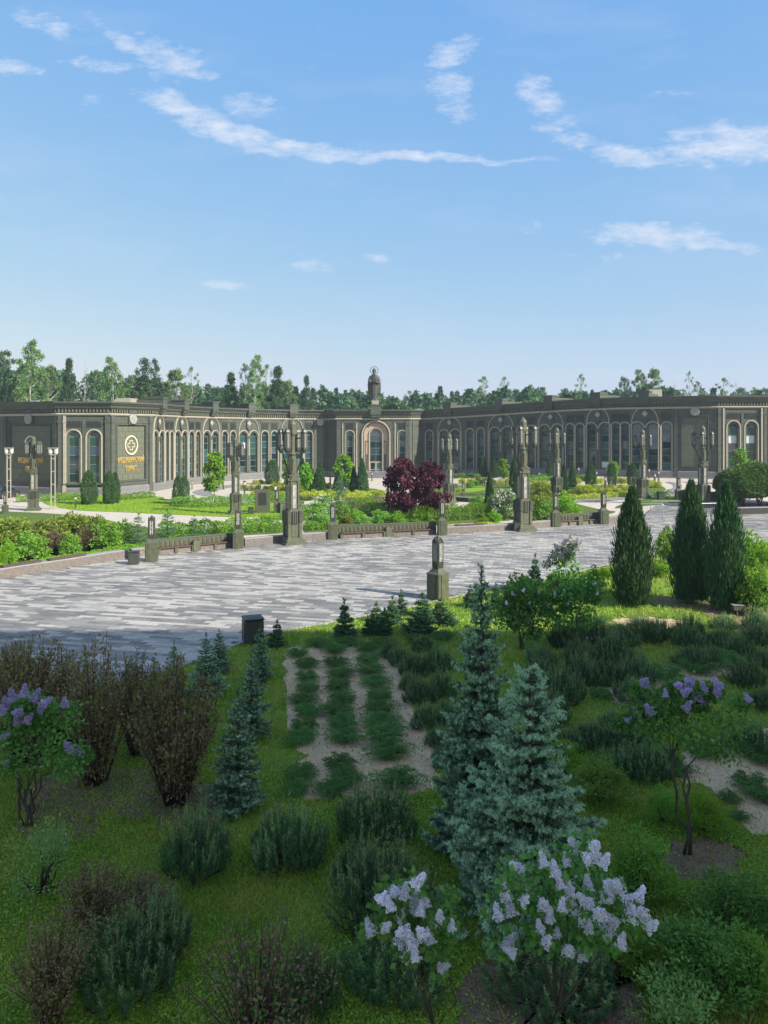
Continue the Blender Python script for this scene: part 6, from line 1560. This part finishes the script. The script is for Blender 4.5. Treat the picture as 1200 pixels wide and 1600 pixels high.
for qi, (px, pb, w) in enumerate([(1175, 1075, 70), (1200, 1110, 60), (1190, 1180, 70), (1120, 1040, 50), (1160, 1030, 56), (1195, 1045, 50), (985, 1180, 76), (1040, 1200, 60), (1010, 1165, 60), (960, 1150, 60)]):
    k += 1; pine(px, pb, w, w * rr_.uniform(.55, .8), k, 'dark mugo pine ' + ['right of the lilac tree crown', 'at the right edge above the sandy patch', 'at the right edge beside the lilac crown', 'behind the lilac crown, left one', 'behind the lilac crown, middle one', 'behind the lilac crown, right one', 'left of the lilac tree, front one', 'directly behind the lilac stems', 'between the lilac stems and the front pine', 'farthest left of the lilac tree'][qi], 'mugo pines near the lilac tree')
# creeping junipers
jm = [juniper(111 + i) for i in range(3)]; JU = []
def mat_(px, pb, w, lab, grp):
    x, y, z = G(px, pb); s = w / FPX * y; o = link_mesh('creeping_juniper', jm[len(JU) % 3], (), None, (x, y, .0), px * 1.3 + pb, (s, s, s * .9)); JU.append(o)
    tag(o, lab, 'juniper', grp)
rowL = [(466, 1025, 40), (476, 1042, 44), (480, 1062, 44), (481, 1080, 46), (472, 1100, 50), (478, 1118, 52), (478, 1140, 52), (470, 1160, 56)]
rowM = [(522, 1020, 44), (524, 1040, 46), (530, 1058, 50), (530, 1078, 50), (534, 1098, 54), (528, 1118, 60), (534, 1138, 60), (540, 1158, 60)]
rowR = [(572, 1018, 46), (574, 1036, 48), (580, 1054, 50), (586, 1072, 52), (590, 1094, 54), (596, 1114, 58), (596, 1136, 66), (602, 1158, 74), (606, 1182, 74)]
ORD2 = ['first', 'second', 'third', 'fourth', 'fifth', 'sixth', 'seventh', 'eighth', 'ninth']
for L_, nm in ((rowL, 'left'), (rowM, 'middle'), (rowR, 'right')):
    for qi, (px, pb, w) in enumerate(L_): mat_(px + rr_.uniform(-2, 2), pb, w * 1.02, '%s creeping juniper from the square in the %s row on the sandy bed' % (ORD2[qi], nm), nm + ' row of creeping junipers')
ORD2 += ORD[9:] + ['thirteenth', 'fourteenth', 'fifteenth', 'sixteenth', 'seventeenth', 'eighteenth', 'nineteenth']
for qi, (px, pb, w) in enumerate(sorted([(470, 1215, 60), (462, 1240, 50), (532, 1200, 56), (540, 1222, 60), (520, 1240, 60), (620, 1228, 76), (500, 1010, 40), (545, 1008, 40), (600, 1010, 44), (650, 1004, 40), (690, 1000, 40)], key=lambda q: (q[1], q[0]))):
    mat_(px, pb, w * 1.08, ORD2[qi] + ' creeping juniper from the square of those at the sandy bed ends', 'creeping junipers at the bed ends')
for qi, (px, pb, w) in enumerate(sorted([(935, 975, 40), (910, 990, 36), (960, 985, 36), (1000, 1070, 50), (1040, 1060, 60), (1090, 1050, 60), (1140, 1040, 60), (960, 1070, 40), (940, 1090, 40), (1020, 1108, 40), (1100, 1180, 60), (1150, 1170, 70), (1190, 1190, 60), (1170, 1230, 60), (1195, 1250, 60), (1140, 1252, 40), (1155, 1280, 34), (1060, 1210, 50), (970, 1060, 40)], key=lambda q: (q[1], q[0]))):
    mat_(px, pb, w * 1.08, ORD2[qi] + ' creeping juniper from the square on the right sandy patches', 'creeping junipers on the right patches')
# lilacs
def panicle(seed, mat, n=430):
    rng = np.random.default_rng(seed); t = rng.uniform(0, 1, n) ** 1.1; a = rng.uniform(0, 6.28, n); r = (.36 * (1 - t * .8) + .03) * np.sqrt(rng.uniform(.25, 1, n)) * (1 + .35 * np.sin(a * 3 + t * 11 + seed))
    P = np.stack([r * np.cos(a), r * np.sin(a), t], 1); V = []
    d = unit(np.stack([np.cos(a), np.sin(a), t + .2], 1) + rng.normal(size=(n, 3)) * .3)
    for e in range(2): V.append(leaves(rng, P, .092, .2, 1.0, np.cross(d, rng.normal(size=(n, 3)))))
    return npmesh('flower_panicle', np.concatenate(V), 4, [F[mat]])
PAN = {c: [panicle(120 + i, c) for i in range(3)] for c in ('bloom', 'bloom2', 'bloom3')}
def lilac(name, foot, Y, clusters, label, color='bloom', stemr=.03, leafn=1700, leaf=.085, extra=(), crad=.30, plen=.22, group='lilacs', trunks=3, mat='lilac'):
    """clusters: photo (px, py, size px) of flower panicles; extra: leafy clumps without flowers (px, py, r px)"""
    rng = np.random.default_rng(int(abs(foot[0]) * 10 + 7)); o = empty(name, foot); tag(o, label, 'lilac', group)
    f = np.array(foot); C = []; rads = []; pans = []
    for px, py, s in clusters:
        dep = Y + rng.uniform(-.35, .35); p = np.array(at(px, py, dep)) - f; pans.append((p + np.array([0, -.22, .06]), s / FPX * dep))
        C.append(p - np.array([0, -.12, .10])); rads.append(crad * .8)
    for px, py, r in extra:
        dep = Y + rng.uniform(-.4, .4); C.append(np.array(at(px, py, dep)) - f); rads.append(r / FPX * dep)
    C = np.array(C); rads = np.array(rads); P, dd = crown_pts(rng, C, rads, leafn, .6)
    D = dd * .7 + np.array([0, 0, -.25]) + rng.normal(size=P.shape) * .5
    link_mesh('foliage', npmesh('foliage', leaves(rng, P, leaf, .1, .75, D), 4, [F[mat]]), (), o)
    cen = C.mean(0); br = []; forks = []
    for k in range(trunks):
        c2 = cen * np.array([.75, .75, .62]) + rng.normal(size=3) * np.array([.22, .2, .1]) * max(.5, np.ptp(C[:, 0]) * .5); forks.append(c2); br.append(bent(rng, rng.normal(size=3) * [.05, .05, 0], c2, stemr, stemr * .6, 5, .035))
    for ci, c in enumerate(C):
        if ci % 4 and len(C) > 12: continue
        fk = min(forks, key=lambda q: np.linalg.norm(q - c)); br.append(bent(rng, fk, c, stemr * .45, stemr * .12, 3, .06))
    link_mesh('stem', stems(br, M['bark'], 'stem', n=6), (), o)
    for i, (p, s) in enumerate(pans):
        q = link_mesh('flower_panicle', PAN[color][i % 3], (), o, tuple(p)); kq = .80 if color == 'bloom2' else .90; q.scale = (s * kq, s * kq, s * kq); q.rotation_euler = (rng.normal() * .45, rng.normal() * .55, rng.uniform(0, 6))
    return o
lilac('lilac', (1.62, 8.6, 0), 8.5, [(812, 1352, 26), (800, 1358, 20), (845, 1345, 24), (862, 1360, 26), (880, 1345, 22), (893, 1318, 28), (905, 1336, 30), (920, 1318, 26), (930, 1345, 26), (870, 1378, 22), (787, 1395, 26), (795, 1420, 28), (775, 1425, 26), (812, 1400, 22),
       (843, 1408, 28), (852, 1430, 24), (885, 1390, 26), (888, 1415, 30), (905, 1430, 24), (912, 1380, 24), (915, 1405, 30), (940, 1372, 26), (955, 1378, 32), (965, 1400, 30), (940, 1400, 32), (930, 1420, 30), (985, 1398, 28), (995, 1420, 30), (975, 1425, 30), (1000, 1440, 26), (955, 1435, 28),
       (945, 1455, 28), (960, 1470, 26), (785, 1472, 30), (800, 1480, 22), (840, 1445, 22), (845, 1462, 24), (880, 1475, 26), (900, 1482, 26), (912, 1445, 22), (862, 1450, 20), (870, 1412, 22)],
      'large lilac thick with pale violet blossom at the bottom right of centre', 'bloom', .026, 1900, .085, [(880, 1440, 40), (830, 1430, 36), (900, 1460, 30), (850, 1380, 30), (835, 1480, 28), (930, 1470, 26), (800, 1380, 24)], crad=.20, trunks=2)
lilac('lilac', (1.30, 8.1, 0), 8.2, [(593, 1400, 22), (583, 1448, 26), (600, 1440, 22), (605, 1395, 24), (618, 1382, 26), (632, 1392, 26), (645, 1375, 28), (648, 1398, 26), (640, 1415, 28), (655, 1420, 24), (620, 1428, 26), (635, 1445, 30), (622, 1462, 30), (645, 1468, 28), (660, 1452, 26), (675, 1440, 24), (630, 1485, 28), (650, 1488, 24), (672, 1462, 24), (685, 1425, 20), (702, 1442, 20), (684, 1500, 22), (665, 1405, 20), (612, 1412, 24)],
      'leaning lilac with pale violet blossom at bottom centre, left of the large one', 'bloom', .022, 1300, .08, [(660, 1430, 30), (690, 1470, 26), (630, 1420, 26), (700, 1400, 16)], crad=.18, trunks=2)
x, y, z = G(1075, 1335)
lilac('lilac', (x, y, 0), y, [(1000, 1068, 24), (1058, 1082, 22), (1068, 1068, 24), (1052, 1070, 18), (1088, 1090, 26), (1095, 1078, 18), (1118, 1075, 24), (1112, 1085, 22), (1034, 1088, 16), (990, 1115, 18), (1012, 1112, 24), (1064, 1108, 22), (1095, 1098, 24), (1163, 1095, 18), (973, 1126, 14), (1028, 1105, 14)],
      'small lilac tree with scattered violet panicles at right', 'bloom2', .035, 3600, .10, [(1040, 1110, 46), (1090, 1120, 50), (1130, 1100, 40), (1060, 1150, 44), (1110, 1150, 44), (1145, 1130, 34), (1020, 1140, 34), (1085, 1080, 36), (1130, 1170, 30), (1000, 1100, 30)], crad=.22, plen=.2)
x, y, z = G(45, 1290)
lilac('lilac', (x, y, 0), y, [(30, 1092, 26), (45, 1088, 24), (20, 1100, 22), (58, 1095, 26), (40, 1110, 24), (72, 1100, 24), (62, 1118, 26), (15, 1112, 20), (48, 1128, 22), (108, 1102, 20), (12, 1150, 16), (118, 1168, 24), (128, 1178, 22), (68, 1110, 20), (35, 1130, 20), (18, 1190, 14)],
      'violet lilac bush at the left edge', 'bloom2', .03, 4200, .09, [(30, 1140, 50), (70, 1150, 46), (100, 1130, 34), (20, 1180, 46), (60, 1190, 46), (100, 1180, 36), (-20, 1150, 50), (-30, 1200, 50), (110, 1200, 24)], crad=.25, trunks=7)
x, y, z = G(895, 1010)
lilac('lilac', (x, y, 0), y, [(865, 930, 7), (880, 925, 7), (905, 920, 7), (925, 915, 7), (840, 928, 7), (825, 945, 7), (855, 950, 7), (930, 930, 7), (885, 945, 7)], 'green lilac with faint grey blossom above the pine mass', 'bloom', .035, 5200, .13,
      [(880, 920, 36), (905, 940, 34), (860, 945, 34), (920, 920, 26), (895, 900, 30), (870, 965, 26), (910, 965, 24)], crad=.35)
x, y, z = G(815, 1015)
lilac('lilac', (x, y, 0), y, [(800, 930, 7), (815, 925, 7), (790, 945, 7), (820, 960, 7), (805, 970, 7), (835, 985, 7)], 'grey blossomed lilac just right of the tall leader', 'bloom', .035, 4600, .13, [(805, 935, 34), (825, 950, 34), (790, 960, 30), (830, 975, 30), (810, 915, 24)], crad=.35)
x, y, z = G(880, 930)
lilac('lilac', (x, y, 0), y, [(862, 870, 12), (870, 860, 13), (878, 852, 14), (888, 848, 14), (896, 855, 13), (884, 864, 14), (874, 874, 12), (855, 880, 11), (892, 866, 12), (900, 848, 10), (880, 878, 10)], 'pinkish white lilac in blossom at the grass edge against the square', 'bloom3', .03, 1300, .11, [(875, 868, 18), (888, 860, 16), (868, 885, 16)], crad=.35)
# near green shrubs
g1 = Proto(shrub('leafy_shrub', 131, 'shrub', 5200, .048, 44)); g2 = Proto(shrub('leafy_shrub', 132, 'pale', 1500, .05, 26, open_=.2)); g3 = Proto(shrub('leafy_shrub', 133, 'bright', 3800, .05, 36)); g4 = Proto(shrub('leafy_shrub', 134, 'lilac', 5200, .05, 44))
NG = 'green shrubs in the near garden'
for px, pb, pt, w, pr, lab in [(65, 1395, 1262, 110, g2, 'pale green airy shrub under the violet lilac'), (1100, 1300, 1235, 84, g3, 'yellow green shrub behind the forked lilac stem'), (1000, 1405, 1290, 120, g1, 'green shrub right of the blue spruce'), (940, 1250, 1180, 110, g1, 'green shrub directly right behind the pale blue spruce'), (1150, 1450, 1350, 150, g4, 'broad dark green shrub at right'),
                           (1090, 1560, 1420, 190, g4, 'large mid green shrub at lower right'), (1170, 1560, 1440, 120, g1, 'green shrub at the right edge, lower one'), (1060, 1640, 1500, 150, g2, 'paler shrub at the bottom right'), (1000, 1520, 1440, 110, g1, 'green shrub behind the large lilac blossoms, right'), (880, 1210, 1150, 80, g3, 'small bright shrub behind the pale blue spruce'), (1035, 1285, 1225, 60, g1, 'small shrub left of the forked lilac stem')]:
    put(pr, px, pb, pt, lab, 'shrub', NG, w, None, 1.05)
# grass and clover
rng = np.random.default_rng(9); gp = [p for p in EDGE if p[1] < 60]
def blades(n, y0, y1, size, mat, test, name, zoff=0.0):
    u = rng.random(n); Y = 1 / (1 / y0 + (1 / y1 - 1 / y0) * u); X = rng.uniform(-.74, .74, n) * Y
    k = test(X, Y); X, Y = X[k], Y[k]; m = len(X)
    patch = np.sin(X * 1.3 + 2 * np.sin(Y * .7)) * np.sin(Y * 1.1 + X * .5)
    k = rng.random(m) < np.clip(.75 + .4 * patch, .25, 1); X, Y = X[k], Y[k]; m = len(X)
    P = np.stack([X, Y, gz(X, Y) + zoff], 1); sc = size * (.5 + .055 * Y) * rng.uniform(.5, 1.4, m)
    D = rng.normal(size=(m, 3)) * .7; D[:, 2] = 1; D = unit(D); s = unit(np.cross(D, rng.normal(size=(m, 3)))) * (sc * .15)[:, None]
    return np.stack([P - s, P + s, P + D * sc[:, None]], 1)
gpoly = EDGE[2:-3] + [(60, 6), (-60, 6)]
def t_garden(X, Y):
    k = inside(gpoly, X, Y)
    for s in SOIL: k &= ~(inside(s, X, Y) & (rng.random(len(X)) > (.30 if s is SOIL[-3] or s is SOIL[-2] else .06)))
    return k
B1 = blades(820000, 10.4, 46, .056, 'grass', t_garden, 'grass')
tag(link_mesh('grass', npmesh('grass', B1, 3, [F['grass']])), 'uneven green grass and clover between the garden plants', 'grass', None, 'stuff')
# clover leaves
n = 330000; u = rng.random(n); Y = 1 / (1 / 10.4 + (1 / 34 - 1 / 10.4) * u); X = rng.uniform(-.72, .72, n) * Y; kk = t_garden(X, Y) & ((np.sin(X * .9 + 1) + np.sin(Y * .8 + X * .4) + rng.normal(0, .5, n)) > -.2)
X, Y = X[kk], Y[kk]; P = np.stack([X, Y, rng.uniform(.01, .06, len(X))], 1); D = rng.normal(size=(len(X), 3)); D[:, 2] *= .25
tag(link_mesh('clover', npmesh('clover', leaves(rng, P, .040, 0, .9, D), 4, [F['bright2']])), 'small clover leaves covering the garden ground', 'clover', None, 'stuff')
# lawn far: short blades
def in_beds(px):
    p = smooth_line(GP(px), 3, True); return lambda X, Y: inside(p, X, Y)
tl = in_beds([(66, 785), (100, 776), (240, 776), (262, 782), (330, 786), (400, 788), (470, 792), (486, 803), (400, 809), (300, 806), (190, 801), (110, 797)])
B2 = blades(260000, 68, 100, .03, 'lawn', tl, 'lawn_grass', .06)
tag(link_mesh('lawn_grass', npmesh('lawn_grass', B2, 3, [F['lawn']])), 'short bright mown grass of the lawn before the medical pavilion', 'grass', None, 'stuff')
# litter on the soil: bark chips and pebbles
n = 30000; u = rng.random(n); Y = 1 / (1 / 10.5 + (1 / 42 - 1 / 10.5) * u); X = rng.uniform(-.56, .56, n) * Y; kk = np.zeros(n, bool)
for s in SOIL[4:]: kk |= inside(s, X, Y)
X, Y = X[kk], Y[kk]; P = np.stack([X, Y, np.full(len(X), .008)], 1); D = rng.normal(size=(len(X), 3)); D[:, 2] *= .2
tag(link_mesh('bark_chips', npmesh('bark_chips', leaves(rng, P, .045, 0, .6, D), 4, [M['mulch']])), 'bark chips and clods scattered over the bare soil', 'bark chips', None, 'stuff')
n = 26000; u = rng.random(n); Y = 1 / (1 / 10.5 + (1 / 42 - 1 / 10.5) * u); X = rng.uniform(-.56, .56, n) * Y; kk = np.zeros(n, bool)
for s in SOIL[:4]: kk |= inside(s, X, Y)
X, Y = X[kk], Y[kk]; P = np.stack([X, Y, np.full(len(X), .006)], 1); D = rng.normal(size=(len(X), 3)); D[:, 2] *= .5
tag(link_mesh('gravel', npmesh('gravel', leaves(rng, P, .035, 0, .8, D), 4, [M['sand']])), 'small clods and gravel scattered over the sandy beds', 'gravel', None, 'stuff')
# dry stalks and seed heads standing in the grass
n = 5200; u = rng.random(n); Y = 1 / (1 / 10.5 + (1 / 40 - 1 / 10.5) * u); X = rng.uniform(-.56, .56, n) * Y; kk = inside(gpoly, X, Y) & ((np.sin(X * 2.1) * np.sin(Y * 1.7 + X) + rng.normal(0, .4, n)) > .1); X, Y = X[kk], Y[kk]
P = np.stack([X, Y, np.zeros(len(X))], 1); D = rng.normal(size=(len(X), 3)) * .35; D[:, 2] = 1; D = unit(D); L = rng.uniform(.12, .34, (len(X), 1)); s = unit(np.cross(D, rng.normal(size=D.shape))) * .006
F['straw'] = leafmat('dry straw blades', (.10, .085, .045), (.20, .17, .09), (.16, .15, .06), .2)
tag(link_mesh('dry_stalks', npmesh('dry_stalks', np.stack([P - s, P + s, P + D * L], 1), 3, [F['straw']])), 'thin dry stalks standing up out of the garden grass', 'weeds', None, 'stuff')
# dandelions
dd_ = MB(); dd_.tube([(0, 0, 0), (0.005, 0, .16)], .003, 4); st_m = dd_.mesh('stalk', [F['shrub']])
fl = npmesh('flower_head', leaves(np.random.default_rng(3), np.repeat([[0., 0, .16]], 40, 0), .028, .4, .5), 4, [F['dandelion']])
do = empty('dandelion'); link_mesh('stalk', st_m, (), do); link_mesh('flower_head', fl, (), do); dp = Proto(do)
for px, pb, lab in [(1060, 1236, 'yellow dandelion behind the forked lilac stem'), (1192, 1455, 'yellow dandelion near the right edge'), (1003, 1530, 'yellow dandelion below the large lilac blossoms'), (1018, 962, 'yellow dandelion in front of the left upright juniper')]:
    x, y, z = G(px, pb); dp((x, y, 0), 0, 1.3, lab, 'dandelion', 'dandelions')

# ------------------------------------------------------------------ thin summer air
hz = MB(); hz.box(-420, 420, -140, 420, -1.2, 38)
hz.f = [f[::-1] for f in hz.f]
ho = hz.build('haze', [], None)
hm = bpy.data.materials.new('haze'); hm.use_nodes = True; hn = hm.node_tree; hn.nodes.remove(hn.nodes['Principled BSDF'])
pv = hn.nodes.new('ShaderNodeVolumePrincipled'); pv.inputs['Color'].default_value = (.80, .88, 1.0, 1); pv.inputs['Density'].default_value = .00045; pv.inputs['Anisotropy'].default_value = .3
hn.links.new(pv.outputs[0], hn.nodes['Material Output'].inputs['Volume'])
ho.data.materials.append(hm); tag(ho, 'thin bluish summer haze over the whole place', None, None, 'stuff')
